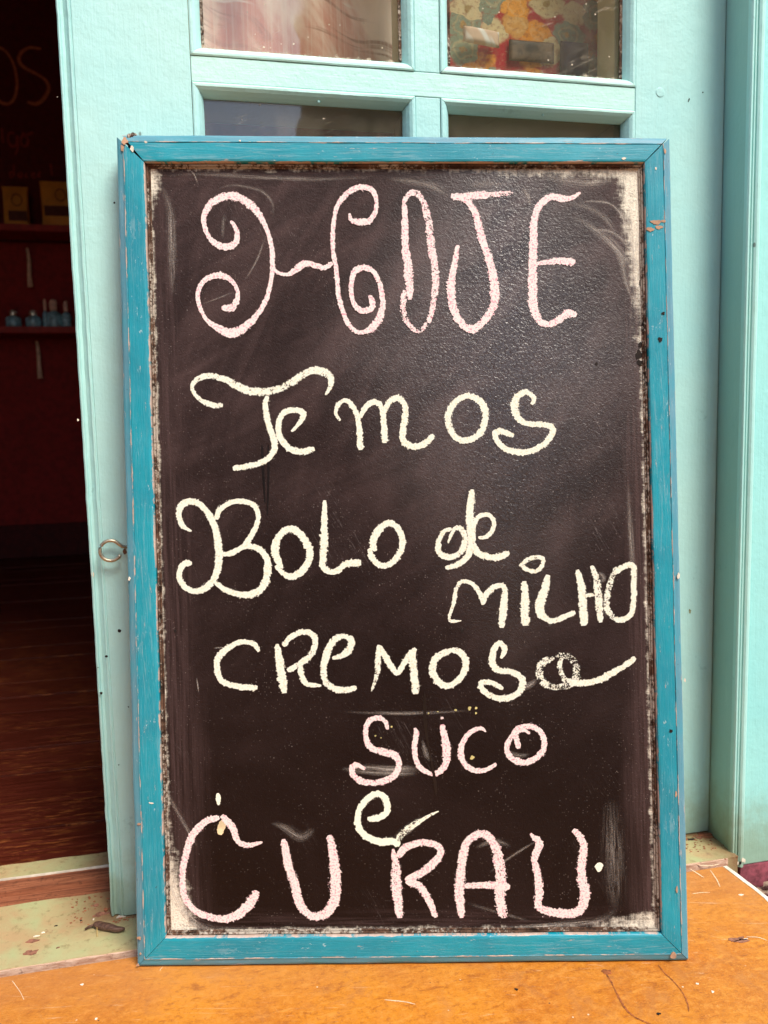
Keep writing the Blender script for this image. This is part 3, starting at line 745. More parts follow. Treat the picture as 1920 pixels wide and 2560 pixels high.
# ---- handwriting: every letter is a chalk ribbon of its own
mpp = (oBR[0]-oBL[0])/1384                                     # metres per picture pixel on the board
UP = lambda u, v, d: V((u, d, v))
def letter(label, mat, crop, strokes, dens=1., ws=1.):
    ox, oy, sc = crop; bm = bmesh.new()
    for k, st in enumerate(strokes):
        de = dens
        if isinstance(st, tuple): st, de = st
        P = []
        for x, y, w_ in st:
            u, v = bp(ox+x*sc, oy+y*sc); P.append((u, v, w_*sc*mpp*1.17*ws))
        ribbon(bm, P, PD-.00035-.00012*k, None, de, .2, 6, UP, .0001, seed=k+len(label))
    return mk('chalk_letter', bm, mat, slate, label=label)
CA, CB, CC, CD, CE, CF, CG, CH = (380,400,.3737), (940,400,.434), (440,880,.6028), (400,1200,.3978), (1040,1200,.3617), (480,1540,.6992), (820,1760,.3737), (400,1960,.6992)
letter('curly pink letter H', PINK, CA, [
 [(515,392,22),(540,430,28),(558,480,34),(540,540,48),(485,560,50),(420,548,44),(368,495,32),(338,405,34),(350,320,46),(400,258,54),(470,228,60),(545,225,62),(620,258,56),(690,325,46),(740,405,36),(772,490,30),(795,590,34),(800,690,36),(790,800,30),(755,920,36),(700,1015,44),(620,1105,58),(530,1148,66),(440,1125,52),(350,1060,30),(300,960,32),(292,870,36),(322,800,42),(380,762,44),(450,755,46),(520,788,36),(562,850,28),(560,920,36),(525,975,48),(455,978,40)],
 [(805,715,20),(850,745,24),(910,750,28),(960,715,44),(1020,680,44),(1090,695,38),(1150,712,36),(1205,680,40)],
 [(1320,340,16),(1335,382,34),(1390,395,46),(1450,385,44),(1493,330,36),(1497,250,32),(1465,190,42),(1400,170,44),(1330,190,42),(1268,240,40),(1230,310,32),(1215,400,30),(1207,500,34),(1208,600,34),(1222,700,36),(1235,800,34),(1245,900,34),(1275,1000,34),(1310,1090,36),(1360,1140,34),(1420,1145,34),(1485,1105,52),(1530,1020,48),(1540,920,42),(1520,810,40),(1480,735,36),(1415,708,42),(1360,735,46),(1332,800,36),(1330,890,34),(1350,950,34),(1400,995,40),(1458,985,50),(1470,940,46),(1450,895,34)]])
letter('narrow pink letter O', PINK, CB, [
 ([(160,235,32),(162,350,42),(168,480,46),(180,600,52),(192,700,50),(198,795,40)], .95),
 ([(160,240,30),(185,190,38),(225,178,44),(265,222,46),(290,300,50),(310,400,54),(325,510,54),(336,620,54),(340,740,46),(330,860,40),(295,945,36),(245,980,28),(195,945,30),(162,885,40),(158,800,40),(165,740,34)], .90)], .95)
letter('pink letter J', PINK, CB, [
 ([(435,190,40),(500,200,46),(580,192,44),(660,184,40)], 1.), ([(640,186,38),(700,180,42),(740,178,40),(795,174,24)], .85),
 [(490,205,24),(540,240,32),(575,300,40),(605,400,44),(635,500,46),(665,600,50),(685,700,52),(690,800,50),(662,880,44),(600,945,44),(545,968,50),(500,938,48),(455,868,50),(435,780,50),(440,680,44),(455,580,36),(472,478,28)]])
letter('pink letter E', PINK, CB, [
 [(1188,172,18),(1140,205,28),(1080,208,42),(1020,195,38),(970,225,40),(930,290,40),(912,400,44),(908,520,48),(905,640,56),(905,760,58),(915,850,54),(950,925,44),(1010,940,38),(1070,905,40),(1120,870,44),(1165,885,38)],
 [(930,588,24),(1010,578,32),(1090,572,42),(1157,575,34)]])
letter('curly cream letter T', CREAM, CC, [
 ([(188,218,24),(140,215,28),(90,193,22),(60,150,20),(75,115,26),(130,95,30),(190,105,32),(250,137,38),(310,156,38),(380,156,38),(440,141,34),(500,108,36),(550,80,34),(600,78,38),(636,102,34),(638,140,24),(618,175,12)], .94),
 [(375,178,20),(368,230,26),(380,300,26),(402,370,30),(390,430,28),(330,465,26),(230,482,24)]])
letter('cream letter e', CREAM, CC, [[(475,328,10),(512,292,22),(528,252,24),(485,236,24),(440,252,26),(420,300,28),(430,360,28),(470,402,28),(520,414,28),(572,400,26)]])
letter('cream letter m', CREAM, CC, [
 [(680,282,14),(660,250,16),(675,210,20),(705,195,22),(735,225,24),(756,290,24),(763,405,28)],
 [(762,270,20),(788,222,26),(820,205,26),(848,225,26),(860,290,28),(864,376,30)],
 [(864,250,20),(885,203,26),(918,187,28),(948,210,28),(953,260,28),(943,320,28),(946,368,28),(985,392,28),(1030,380,28),(1070,342,26)]])
letter('cream letter o', CREAM, CC, [([(1140,330,28),(1130,270,30),(1160,205,28),(1210,180,28),(1262,200,30),(1285,250,30),(1270,320,30),(1220,363,28),(1170,360,28),(1140,320,30),(1136,274,24)], .97)])
letter('cream letter s', CREAM, CC, [[(1480,215,16),(1490,188,22),(1455,163,24),(1415,192,34),(1415,250,32),(1450,290,24),(1510,297,24),(1562,308,26),(1563,345,26),(1520,390,26),(1450,414,28),(1370,397,26),(1330,352,26),(1345,328,28),(1405,346,22)]])
letter('ornate cream letter B', CREAM, CD, [
 [(187,324,12),(132,290,34),(105,230,38),(117,168,44),(170,138,40),(240,155,40),(300,220,42),(340,310,44),(358,400,46),(360,480,48),(345,570,48),(300,655,46),(230,703,38),(160,688,38),(112,630,36),(112,570,38),(142,530,40),(190,528,34)],
 [(345,250,30),(360,190,34),(430,140,32),(500,132,32),(570,147,34),(610,200,34),(605,270,34),(560,360,36),(510,420,32),(440,460,34),(385,470,28)],
 [(500,432,28),(570,424,38),(630,452,42),(670,520,46),(665,620,46),(620,700,44),(530,733,42),(440,710,38),(370,670,32),(330,640,22)]], 1.04)
letter('cream letter o next to the B', CREAM, CD, [[(765,560,22),(732,510,46),(714,440,48),(740,360,46),(800,312,42),(860,332,46),(910,390,48),(935,470,48),(905,555,44),(830,612,42),(765,592,34),(722,540,30)]], 1.04)
letter('cream letter L', CREAM, CD, [[(1030,128,24),(1028,250,38),(1028,370,48),(1022,480,44),(1020,540,40),(1060,578,36),(1110,570,40),(1170,530,42),(1262,528,46)]], 1.04)
letter('cream letter O with pointed top', CREAM, CD, [[(1355,450,35),(1345,400,52),(1370,330,54),(1420,282,40),(1460,277,42),(1508,330,44),(1525,410,44),(1490,490,42),(1430,540,38),(1370,530,38),(1327,480,38),(1322,430,32)]])
letter('cream letter d joined to the e', CREAM, CE, [
 [(395,65,42),(390,150,52),(380,240,56),(378,340,54),(382,430,54),(360,520,50),(290,585,40),(205,610,32)],
 ([(225,440,16),(245,385,28),(280,335,38),(320,350,46),(338,420,46),(310,500,44),(240,533,44),(170,508,44),(157,440,40),(190,362,34),(250,340,30)], .97)])
letter('cream letter e joined to the d', CREAM, CE, [[(435,400,20),(490,393,34),(530,350,36),(543,290,34),(510,247,32),(455,247,32),(415,290,32),(400,370,36),(400,450,46),(430,510,50),(500,533,50),(570,533,50),(650,500,44)]])
letter('cream letter M', CREAM, CE, [
 ([(318,980,8),(250,983,28),(232,960,22),(248,900,28),(270,820,32),(283,750,32),(320,707,32),(380,715,32),(430,760,36),(463,825,38),(465,870,24)], .97),
 [(465,868,24),(490,800,44),(540,747,40),(600,737,38),(620,775,40),(612,850,56),(600,940,60),(600,1030,52)]])
letter('cream letter i with a ring dot', CREAM, CE, [([(755,705,48),(760,790,56),(762,880,64),(768,1015,66)], 1.), ([(720,598,18),(770,560,34),(830,542,34),(880,547,32),(882,590,36),(840,633,34),(785,630,34),(735,600,32)], .95)])
letter('cream letter L in the third line', CREAM, CE, [[(918,660,40),(895,760,56),(865,860,64),(870,930,58),(930,985,42),(1010,968,42),(1112,922,42)]])
letter('cream letter H', CREAM, CE, [[(1125,625,34),(1148,720,52),(1158,800,58),(1162,900,62),(1170,1015,58)], ([(1222,598,30),(1253,680,52),(1265,780,60),(1272,880,62),(1290,992,46)], .93), [(1180,805,30),(1240,800,32)]])
letter('smudged cream letter O', CREAM, CE, [([(1400,605,40),(1352,720,54),(1332,820,56),(1332,895,50),(1380,968,44)], .86), [(1380,968,40),(1440,975,40),(1500,930,42),(1515,840,42),(1520,720,42),(1520,620,46),(1495,592,38),(1440,610,40),(1380,650,36)]])
letter('cream letter C', CREAM, CF, [[(236,132,14),(215,102,20),(165,98,20),(112,127,24),(86,170,24),(92,220,24),(125,250,24),(230,262,24)]])
letter('cream letter R', CREAM, CF, [([(300,105,18),(310,160,32),(320,220,34),(328,282,28)], .97), ([(322,112,20),(350,78,22),(400,62,22),(434,82,24),(428,130,26),(390,170,24),(338,202,22)], .97), [(385,185,24),(390,220,22),(410,250,20),(460,255,12)]])
letter('cream letter e after the R', CREAM, CF, [([(500,158,14),(545,140,24),(568,100,24),(545,76,22),(505,88,28),(477,140,30),(467,200,28),(482,250,26),(530,270,26),(587,260,24)], .97)])
letter('cream letter M with pointed middle', CREAM, CF, [([(640,275,10),(655,230,20),(663,170,30),(668,108,16)], .90), [(668,112,16),(700,165,24),(735,217,18)], [(735,215,16),(765,160,24),(800,120,18)], ([(788,125,28),(795,190,32),(802,285,30)], .97)])
letter('cream letter O after the M', CREAM, CF, [[(925,130,26),(882,150,26),(864,195,28),(882,240,26),(920,255,26),(962,225,26),(980,170,28),(955,132,26),(918,128,22)]], .98)
letter('cream letter S', CREAM, CF, [[(1108,157,12),(1122,125,20),(1105,100,20),(1080,122,24),(1076,170,26),(1100,200,24),(1150,207,26),(1185,232,26),(1175,275,24),(1130,300,24),(1075,293,24),(1037,260,24),(1042,243,22),(1080,247,20),(1115,268,16)]], .98)
letter('scribbled cream letter O with a long tail', CREAM, CF, [
 ([(1300,155,24),(1262,170,34),(1247,210,36),(1268,250,34),(1312,262,30),(1360,240,38),(1377,195,36),(1350,155,32),(1305,146,26)], .84),
 ([(1330,150,18),(1322,190,24),(1340,230,28),(1365,243,24)], .86), [(1345,232,18),(1385,242,26),(1450,236,24),(1520,203,24),(1592,153,18)]])
letter('pink letter S', PINK, CG, [[(400,185,24),(387,130,34),(340,102,38),(278,120,40),(250,180,38),(252,250,40),(290,310,42),(370,335,48),(440,353,50),(475,400,44),(468,460,44),(420,513,44),(340,543,44),(240,540,46),(172,500,46),(152,450,44),(182,420,38),(247,450,26)]])
letter('pink letter U', PINK, CG, [[(580,175,28),(592,220,34),(580,290,36),(592,380,40),(622,440,40),(690,482,32),(740,468,42),(785,410,54),(795,320,58),(785,230,52),(765,150,42)], ([(755,108,26),(775,104,26)], .9)])
letter('pink letter C', PINK, CG, [[(1063,200,12),(1030,172,28),(970,190,36),(915,250,42),(892,330,42),(910,400,40),(960,448,38),(1040,458,36),(1132,415,28)]])
letter('pink letter O with a tick inside', PINK, CG, [[(1360,210,22),(1320,187,28),(1280,195,36),(1222,250,36),(1202,320,38),(1240,380,44),(1320,408,44),(1400,383,46),(1455,320,44),(1457,240,44),(1418,177,44),(1350,157,42),(1280,172,40),(1240,215,30)], [(1262,215,34),(1270,260,44),(1285,312,36)]])
letter('pale green chalk letter e', WHITE, CG, [[(262,785,36),(320,783,44),(380,750,44),(390,690,44),(370,637,42),(320,622,40),(260,655,46),(212,720,42),(198,790,44),(212,860,46),(270,912,50),(350,938,52),(430,938,48),(482,962,40)], ([(450,950,40),(500,885,66),(560,835,56),(620,795,40)], .86), ([(560,850,30),(640,790,28),(700,755,20),(745,735,8)], .92)], 1.04)
letter('big pink letter C', PINK, CH, [[(362,218,10),(310,230,20),(272,213,22),(250,165,28),(215,122,26)], [(207,130,24),(160,147,26),(112,197,28),(84,270,26),(72,340,24),(80,410,24),(122,470,26),(200,495,28),(270,480,32),(320,435,38),(345,395,26)]])
letter('big pink letter U', PINK, CH, [[(437,208,24),(450,280,34),(475,360,38),(492,430,34),(530,478,30),(580,478,36),(618,430,40),(625,340,40),(618,260,36),(604,193,26)]])
letter('big pink letter R', PINK, CH, [([(834,243,12),(845,320,38),(850,400,40),(858,492,28)], .97), [(850,272,30),(880,237,28),(950,222,26),(1000,237,26),(1003,270,30),(960,310,30),(880,360,30)], [(880,357,28),(930,380,28),(960,430,28),(987,490,22)]])
letter('big pink letter A', PINK, CH, [[(1080,492,22),(1075,400,36),(1080,300,34),(1100,222,32),(1150,190,32),(1195,217,42)], ([(1190,212,40),(1213,290,48),(1220,380,42),(1230,492,44)], .93), [(1090,377,22),(1170,372,26),(1255,378,30)]])
letter('big pink final letter U', PINK, CH, [[(1328,188,10),(1360,225,30),(1345,280,26),(1355,340,30),(1358,400,30),(1355,450,26),(1392,472,32),(1460,478,34),(1508,460,36),(1523,400,36),(1508,320,32),(1518,240,32),(1508,197,26),(1483,173,22)]])
def mark(label, mat, crop, pts, dens=1.):
    o = letter(label, mat, crop, [pts], dens); o.name = 'chalk_mark'; return o
mark('white drip mark above the big C', WHITE, CH, [(201,42,8),(203,60,16),(204,85,8)], 1.2)
mark('white dot mark beside the last U', WHITE, CH, [(1574,293,14),(1576,305,26),(1574,326,8)], 1.25)
mark('yellowish paint drip on the big C', mat_plain('yellowish_paint', (.74, .60, .36), .6), CH, [(222,140,20),(214,165,24),(210,192,18)], 1.3)
# wiped smudges
bm = bmesh.new()
def sm(crop, pts, dens, ws=1.):
    ox, oy, sc = crop; P = []
    for x, y, w_ in pts:
        u, v = bp(ox+x*sc, oy+y*sc); P.append((u, v, w_*sc*mpp*ws))
    sm.k += 1
    ribbon(bm, P, PD-.00012-.000004*sm.k, None, dens, .05, 8, UP, .000001, seed=sm.k)
sm.k = 0
for a in (([(1180,225,18),(1310,225,22),(1380,250,26),(1430,310,30),(1450,380,26),(1460,440,16)], .75),
          ([(1230,395,10),(1330,390,28),(1400,420,36),(1450,470,40),(1475,520,20)], .7),
          ([(1130,300,30),(1250,370,60),(1350,450,80),(1430,540,70),(1480,680,40)], .5),
          ([(1360,470,20),(1420,560,50),(1450,680,50),(1490,800,30)], .6),
          ([(1470,200,60),(1490,400,70),(1500,600,60),(1510,900,36)], .75),
          ([(1100,240,30),(1220,255,50),(1330,320,50),(1400,420,50)], .35),
          ([(960,60,60),(1100,100,90),(1250,110,100),(1400,90,100)], .45),
          ([(60,95,40),(200,105,60),(340,140,70),(430,200,60)], .38),
          ([(520,130,60),(640,120,70),(760,130,60)], .25),
          ([(850,140,40),(885,200,40),(900,260,20)], .5)): sm(CB, *a)
for a in (([(20,120,30),(70,200,60),(110,330,80),(120,600,90),(130,900,70)], .40), ([(230,35,14),(270,80,16),(300,150,12)], .7),
          ([(420,180,14),(520,150,26),(640,165,30),(740,200,30),(800,280,30),(800,380,20)], .35), ([(750,500,12),(700,640,22),(640,750,16),(600,800,8)], .55),
          ([(540,870,12),(440,910,16),(320,955,12)], .45), ([(470,340,20),(465,430,40),(465,520,20)], .3), ([(40,90,20),(300,75,40),(700,95,50),(1100,110,40),(1500,90,40)], .35)): sm(CA, *a)
for a in (([(440,930,60),(520,870,80),(600,810,60),(700,760,30)], .8), ([(80,455,30),(250,440,50),(400,450,60),(560,450,60),(620,470,20)], .7), ([(110,460,30),(300,475,50),(480,480,70),(600,480,40)], .6),
          ([(630,250,20),(660,350,60),(700,400,40)], .5), ([(300,60,10),(500,80,24),(650,70,24)], .35), ([(1210,330,30),(1280,360,50),(1360,350,30)], .4)): sm(CG, *a)
for a in (([(1130,240,16),(1200,215,30),(1260,235,20)], .45), ([(390,150,10),(440,165,40),(500,200,50),(550,170,30)], .45), ([(1180,330,10),(1260,270,14),(1350,215,10)], .6), ([(1100,440,20),(1330,505,16)], .25),
          ([(1180,530,20),(1400,520,30),(1580,500,40),(1640,460,50)], .6), ([(20,200,30),(30,350,50),(60,440,60),(120,510,60),(200,535,40)], .8), ([(60,520,40),(300,535,26),(800,530,20),(1300,535,24)], .4),
          ([(10,20,20),(40,80,24),(95,180,20),(130,240,10)], .4), ([(1620,60,90),(1630,300,110),(1640,470,90)], .22)): sm(CH, *a)
for a in (([(1270,640,30),(1310,680,50),(1290,720,30)], .55), ([(1290,800,40),(1320,900,60),(1330,960,30)], .55), ([(1480,20,40),(1500,400,60),(1520,800,50)], .4)): sm(CE, *a)
for a in (([(70,120,8),(110,117,10)], .6), ([(1180,270,26),(1215,250,34),(1240,230,14)], .6), ([(10,225,6),(18,280,8)], .9), ([(540,350,14),(760,355,20),(1000,345,14)], .35)): sm(CF, *a)
o_ = mk('chalk_smudge', bm, SMUDGE, slate); o_['kind'] = 'stuff'
# old black drips running down the slate, dark knots at the right rabbet
DRIP = mat_plain('wet_black_drip', (.006, .004, .004), .35)
def strip(name, parent, mat, pts, depth, label=None, jit=.2, lift=.0001, mapf=bp, L=UP):
    bm = bmesh.new(); P = [(*mapf(x, y), w_*mpp) for x, y, w_ in pts]
    ribbon(bm, P, depth, None, 1., jit, 3, L, lift, seed=len(P), taper=True); return mk(name, bm, mat, parent, label=label)
strip('drip', slate, DRIP, [(1062, 1735, 6), (1063, 1800, 9), (1068, 1850, 6), (1077, 1900, 4), (1085, 1940, 8), (1092, 1998, 6)], PD-.0003)
strip('drip', slate, DRIP, [(652, 1110, 5), (655, 1180, 6), (660, 1260, 3)], PD-.0003)
strip('drip', slate, DRIP, [(668, 1110, 4), (668, 1200, 5), (665, 1290, 3)], PD-.0003)
for (x, y, r, a) in ((1602, 885, .006, .8), (1609, 702, .0045, .7), (1607, 860, .004, .8), (1496, 907, .002, 1), (1157, 1580, .0022, 1.1), (433, 1581, .0018, 1), (1605, 905, .004, 1)):
    u, v = bp(x, y); blob('dark_knot', (u, PD-.0001, v), r, HOLE, slate, (1, 0, 0), (0, 0, 1), (0, 1, 0), th=.0004, asp=a, n=20, rag=.9)
yel = mat_plain('yellow_fleck', (.52, .45, .18), .8)
for (x, y, r) in ((1175, 1776, .0024), (1192, 1775, .0018), (1192, 1788, .0014), (1140, 1780, .0016), (1072, 1788, .0012), (1183, 1900, .0030), (1095, 1784, .0010), (979, 1822, .0012), (952, 1850, .001), (938, 1845, .0012), (945, 1875, .0008)):
    u, v = bp(x, y); blob('fleck', (u, PD-.0001, v), r, yel, slate, (1, 0, 0), (0, 0, 1), (0, 1, 0), th=.0003, rag=.9)
# nail holes and bare patches in the frame
for (x, y, r, a, mt) in ((1658, 783, .0022, 1, HOLE), (1651, 850, .0034, 1.2, HOLE), (1677, 1827, .0024, 1.1, HOLE), (1640, 556, .0030, 2.2, BARE), (1627, 573, .0032, 1.5, BARE), (1646, 569, .0026, 2.0, BARE), (1657, 553, .002, 1.4, BARE), (324, 1447, .0026, .6, CHIP), (1692, 2225, .0045, .3, BARE),
                         (1684, 2388, .0055, .8, BARE), (312, 352, .005, .8, BARE), (330, 372, .0042, .6, CHIP), (306, 372, .004, .5, BARE), (351, 2384, .0016, .8, BARE), (348, 2345, .0022, 1.3, BARE), (345, 2412, .002, 1, BARE),
                         (1663, 378, .0036, .35, BARE), (1640, 421, .0018, .6, CHIP), (1690, 1985, .004, .3, BARE), (348, 2060, .0016, 1.8, BARE), (377, 2008, .0012, 2.4, CHIP), (1712, 1700, .0026, .5, CHIP), (1696, 1440, .004, .4, CHIP), (600, 352, .0014, 1, CHIP), (365, 355, .0018, 1, CHIP), (1560, 396, .0016, 2, CHIP)):
    u, v = bp(x, y); blob('nail_hole' if mt is HOLE else 'bare_patch', (u, .0002, v), r, mt, sign, (1, 0, 0), (0, 0, 1), (0, 1, 0), th=.0009 if abs(x-1690) < 12 or x < 345 else .0005, asp=a, n=24, rag=1.)
# splintered wood at the broken top left corner
bm = bmesh.new()
for (x, y, r) in ((322, 341, .005), (329, 337, .0045), (315, 349, .0035), (326, 345, .004)):
    u, v = bp(x, y); t = bmesh.new(); bmesh.ops.create_icosphere(t, subdivisions=3, radius=r)
    for q_ in t.verts: q_.co = V((u, .006, v))+q_.co*(1+.5*noise.noise(q_.co*500+V((x, 0, 0))))
    me = bpy.data.meshes.new('t'); t.to_mesh(me); t.free(); bm.from_mesh(me)
mk('splinter', bm, RABBET, sign, smooth=True)

# ================================================================== FLOOR DETAILS
GM = lambda x, y: GROUND.uv(x, y)
GL = lambda u, v, d: V((u, v, d))
CRACK = mat_plain('dark_crack', (.28, .08, .02), .9, var=.5, sc=150)
SCUFF = mat_plain('pale_scuff', (.74, .52, .34), .9)
mg = .64/1384
GREYP = mat_plain('brown_bare_spot', (.24, .10, .06), .9, var=.5, sc=200)
def fstrip(name, mat, pts, d=.0004, par=None):
    bm = bmesh.new(); P = [(*GM(x, y), w_*mg) for x, y, w_ in pts]
    ribbon(bm, P, d, None, 1., .5, 3, GL, .0, seed=len(P)*3, taper=True); return mk(name, bm, mat, par or step_)
fstrip('crack', CRACK, [(1508, 2424, 3), (1525, 2450, 4), (1534, 2468, 2), (1545, 2490, 4), (1562, 2520, 5), (1580, 2538, 4), (1600, 2550, 4), (1630, 2562, 3)])
fstrip('crack', CRACK, [(1645, 2412, 2), (1662, 2434, 3), (1680, 2450, 3), (1705, 2480, 2), (1719, 2510, 4), (1722, 2530, 2)])
for pts in ([(1724, 2172, 4), (1745, 2185, 5), (1760, 2195, 3)], [(1775, 2175, 3), (1792, 2200, 4), (1800, 2218, 3)], [(1726, 2160, 3), (1770, 2165, 5), (1802, 2160, 3)], [(1730, 2235, 4), (1755, 2232, 3), (1775, 2232, 3)], [(960, 2500, 4), (1010, 2505, 4), (1040, 2512, 3)], [(1865, 2343, 3), (1895, 2344, 4), (1918, 2352, 3)], [(399, 2428, 2), (403, 2422, 2), (407, 2417, 1)], [(30, 2452, 2), (50, 2480, 2), (60, 2500, 1)]):
    fstrip('scuff', SCUFF, [(x, y, w_*.7) for x, y, w_ in pts])
for (x, y, r, a, mt) in ((1842, 2349, .0045, 2.6, GREYP), (1855, 2352, .0035, 2.5, GREYP), (1862, 2349, .0018, 2.5, CHIP), (1518, 2430, .005, 1.2, CRACK), (1852, 2238, .0020, 2, CHIP), (1291, 2474, .0022, 1.3, HOLE), (1647, 2535, .002, 1.3, HOLE), (1743, 2460, .002, 1, CHIP), (1782, 2480, .002, 1, CHIP), (205, 2462, .0016, 1.4, CHIP), (240, 2548, .0014, 1, CHIP)):
    p = GROUND.at(x, y); blob('flake_mark', (p.x, p.y, .0002), r, mt, step_, (1, 0, 0), (0, 1, 0), (0, 0, -1), th=.0004, asp=a, n=22, rag=1.)
for (x, y, r, a, mt) in ((82, 2357, .0045, 2.0, GREYP), (92, 2345, .0016, 2.6, CHIP), (75, 2386, .006, 1.8, GREYP), (108, 2336, .0014, 2, CHIP), (145, 2374, .0014, 1.6, GREYP), (140, 2319, .0013, 1.6, HOLE), (203, 2306, .0013, 1.4, HOLE), (255, 2290, .006, 2.0, GREYP), (240, 2268, .004, 1.2, GREYP), (266, 2280, .005, 1., TRACK), (234, 2303, .0018, .6, CHIP), (1765, 2092, .010, 1.8, TRACK), (1748, 2098, .004, 2.2, GREYP), (1727, 2102, .003, 2.4, HOLE)):
    p = GROUND.at(x, y); blob('worn_patch', (p.x, p.y, .0024), r, mt, sill, (1, 0, 0), (0, 1, 0), (0, 0, -1), th=.0005, asp=a, n=24, rag=1.)
# dry seed pod lying on the sill
a = GROUND.at(233, 2325); b = GROUND.at(312, 2337)
P = [V(a).lerp(V(b), i_/14) for i_ in range(15)]
P = [V((p.x, p.y+.0012*math.sin(i_*.5), .0068+.0006*math.sin(i_))) for i_, p in enumerate(P)]
pod = tag(empty('seed_pod', P[0], None, None), 'dark dried seed pod with a bent stalk lying on the green sill', 'seed pod')
PODM = mat_raw('dark_dry_husk', (.05, .022, .014), (.17, .09, .06), 1, .001, .45, (40, 400, 400))
mk('husk', tube(bmesh.new(), P, .004, 14, [.0012, .0034, .0044, .0048, .005, .0050, .0049, .0047, .0045, .0044, .0041, .0038, .0033, .0026, .0015]), PODM, pod, P[0], True)
c0 = GROUND.at(213, 2331)
mk('stalk', tube(bmesh.new(), [P[1], V(a).lerp(V(c0), .5)+V((0, 0, .006)), V((c0.x, c0.y, .004))], .0014, 8), PODM, pod, P[0], True)
c1 = GROUND.at(243, 2347)
mk('fibre', tube(bmesh.new(), [P[1]+V((.002, 0, 0)), V(P[1]).lerp(V((c1.x, c1.y, .004)), .6)+V((.001, 0, .001)), V((c1.x, c1.y, .003))], .0005, 6), mat_plain('straw', (.45, .30, .10), .8), pod, P[0], True)
# crumbled bits of plaster in the corners
deb = bmesh.new()
def crumbs(x0, x1, y0, y1, z, n, r0, r1):
    for _ in range(n):
        c = V((random.uniform(x0, x1), random.uniform(y0, y1), z)); r = random.uniform(r0, r1)
        t = bmesh.new(); bmesh.ops.create_icosphere(t, subdivisions=1, radius=r); s_ = random.random()*90
        for q_ in t.verts: k = 1+.6*noise.noise(q_.co/r*1.3+V((s_, 0, 0))); q_.co = V((q_.co.x*k*1.4, q_.co.y*k, q_.co.z*k*.6))+c+V((0, 0, r*.4))
        me = bpy.data.meshes.new('t'); t.to_mesh(me); t.free(); deb.from_mesh(me); bpy.data.meshes.remove(me)
crumbs(-.19, -.135, 1.04, 1.11, .002, 60, .0004, .0014); crumbs(.66, .722, 1.0, 1.046, .002, 80, .0004, .0014); crumbs(-.133, -.08, 1.036, 1.046, .002, 26, .0005, .0014); crumbs(.70, .722, .972, 1.0, .001, 40, .0004, .0013)
crumbs(-.4, -.14, 1.112, 1.12, .001, 40, .0005, .0016)
o = mk('crumbs', deb, TRACK); o['kind'] = 'stuff'; o['label'] = 'crumbled reddish dirt gathered in the corners of the sill'; o['category'] = 'debris'
deb = bmesh.new(); crumbs(.70, 1.05, .62, .985, -.050, 520, .0018, .0085)
o = mk('gravel', deb, mat_plain('pale_rubble', (.52, .36, .26), .9, var=.6, sc=25, bump=.001)); o['kind'] = 'stuff'; o['label'] = 'pale broken rubble at the foot of the purple wall base'; o['category'] = 'gravel'
deb = bmesh.new(); crumbs(.70, 1.0, .84, .985, -.050, 130, .0018, .006)
o = mk('gravel', deb, mat_plain('dark_rubble', (.09, .03, .025), .9, var=.6, sc=25, bump=.001)); o['kind'] = 'stuff'; o['label'] = 'dark red rubble bits between the pale stones'; o['category'] = 'gravel'

# ================================================================== BEHIND THE GLASS
def wavy(name, x0, x1, z0, z1, Y, amp, fr, mat, label, cat, slant=.0, fl2=.3):
    bm = bmesh.new(); nx, nz = 120, 50; g_ = []
    for i_ in range(nx+1):
        x = x0+(x1-x0)*i_/nx
        g_.append([bm.verts.new((x+.01*math.sin(3*z_), Y+amp*math.sin(fr*x+slant*z_*6+.9*math.sin(x*17))+amp*fl2*math.sin(z_*38+x*21), z_)) for z_ in [z0+(z1-z0)*j/nz for j in range(nz+1)]])
    for i_ in range(nx):
        for j in range(nz): bm.faces.new((g_[i_][j], g_[i_+1][j], g_[i_+1][j+1], g_[i_][j+1]))
    o = mk(name, bm, mat, smooth=True); return tag(o, label, cat)
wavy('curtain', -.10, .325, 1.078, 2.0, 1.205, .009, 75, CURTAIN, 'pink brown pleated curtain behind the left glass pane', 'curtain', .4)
wavy('floral_cloth', .335, 1.0, 1.105, 2.0, 1.195, .004, 20, FLORAL, 'red and orange floral cloth hanging behind the right glass pane', 'cloth')
wavy('hanging_cloth', .335, 1.0, 1.082, 1.22, 1.212, .006, 34, mat_plain('rust_brown_cloth', (.22, .085, .05), .9, var=.5, sc=14), 'rust brown cloth strip under the floral cloth behind the right glass', 'cloth')
def behind(x, y, Y): p = Pl((0, Y, 0), (1, 0, 0), (0, 0, 1)).at(x, y); return p
def cushion(name, x0, y0, x1, y1, Y, mat, label, cat, th=.012, tilt=0):
    a, b = behind(x0, y0, Y), behind(x1, y1, Y); c = (a+b)/2; hx, hz = abs(b.x-a.x)/2, abs(b.z-a.z)/2
    bm = bmesh.new(); n = 14; f_ = []; k_ = []
    for s in (-1, 1):
        gg = [[bm.verts.new((lambda u, v: V((c.x+u*hx, c.y+s*th*max(0, (1-u**4)*(1-v**4))**.5, c.z+v*hz+tilt*u*hx)))(i_/n*2-1, j/n*2-1)) for j in range(n+1)] for i_ in range(n+1)]
        for i_ in range(n):
            for j in range(n): bm.faces.new((gg[i_][j], gg[i_+1][j], gg[i_+1][j+1], gg[i_][j+1]))
    bmesh.ops.remove_doubles(bm, verts=bm.verts, dist=1e-5)
    return tag(mk(name, bm, mat, smooth=True), label, cat)
gs = G('striped_white_paper'); p_ = gs.n('NewGeometry').outputs['Position']
gs.done(gs.bsdf(gs.mix(gs.step(gs.noise(gs.map(p_, (60, 1, 8), rot=(0, R(30), 0)), 1.2, 2), .45, .6), (.75, .70, .66), (.62, .42, .30)), .8))
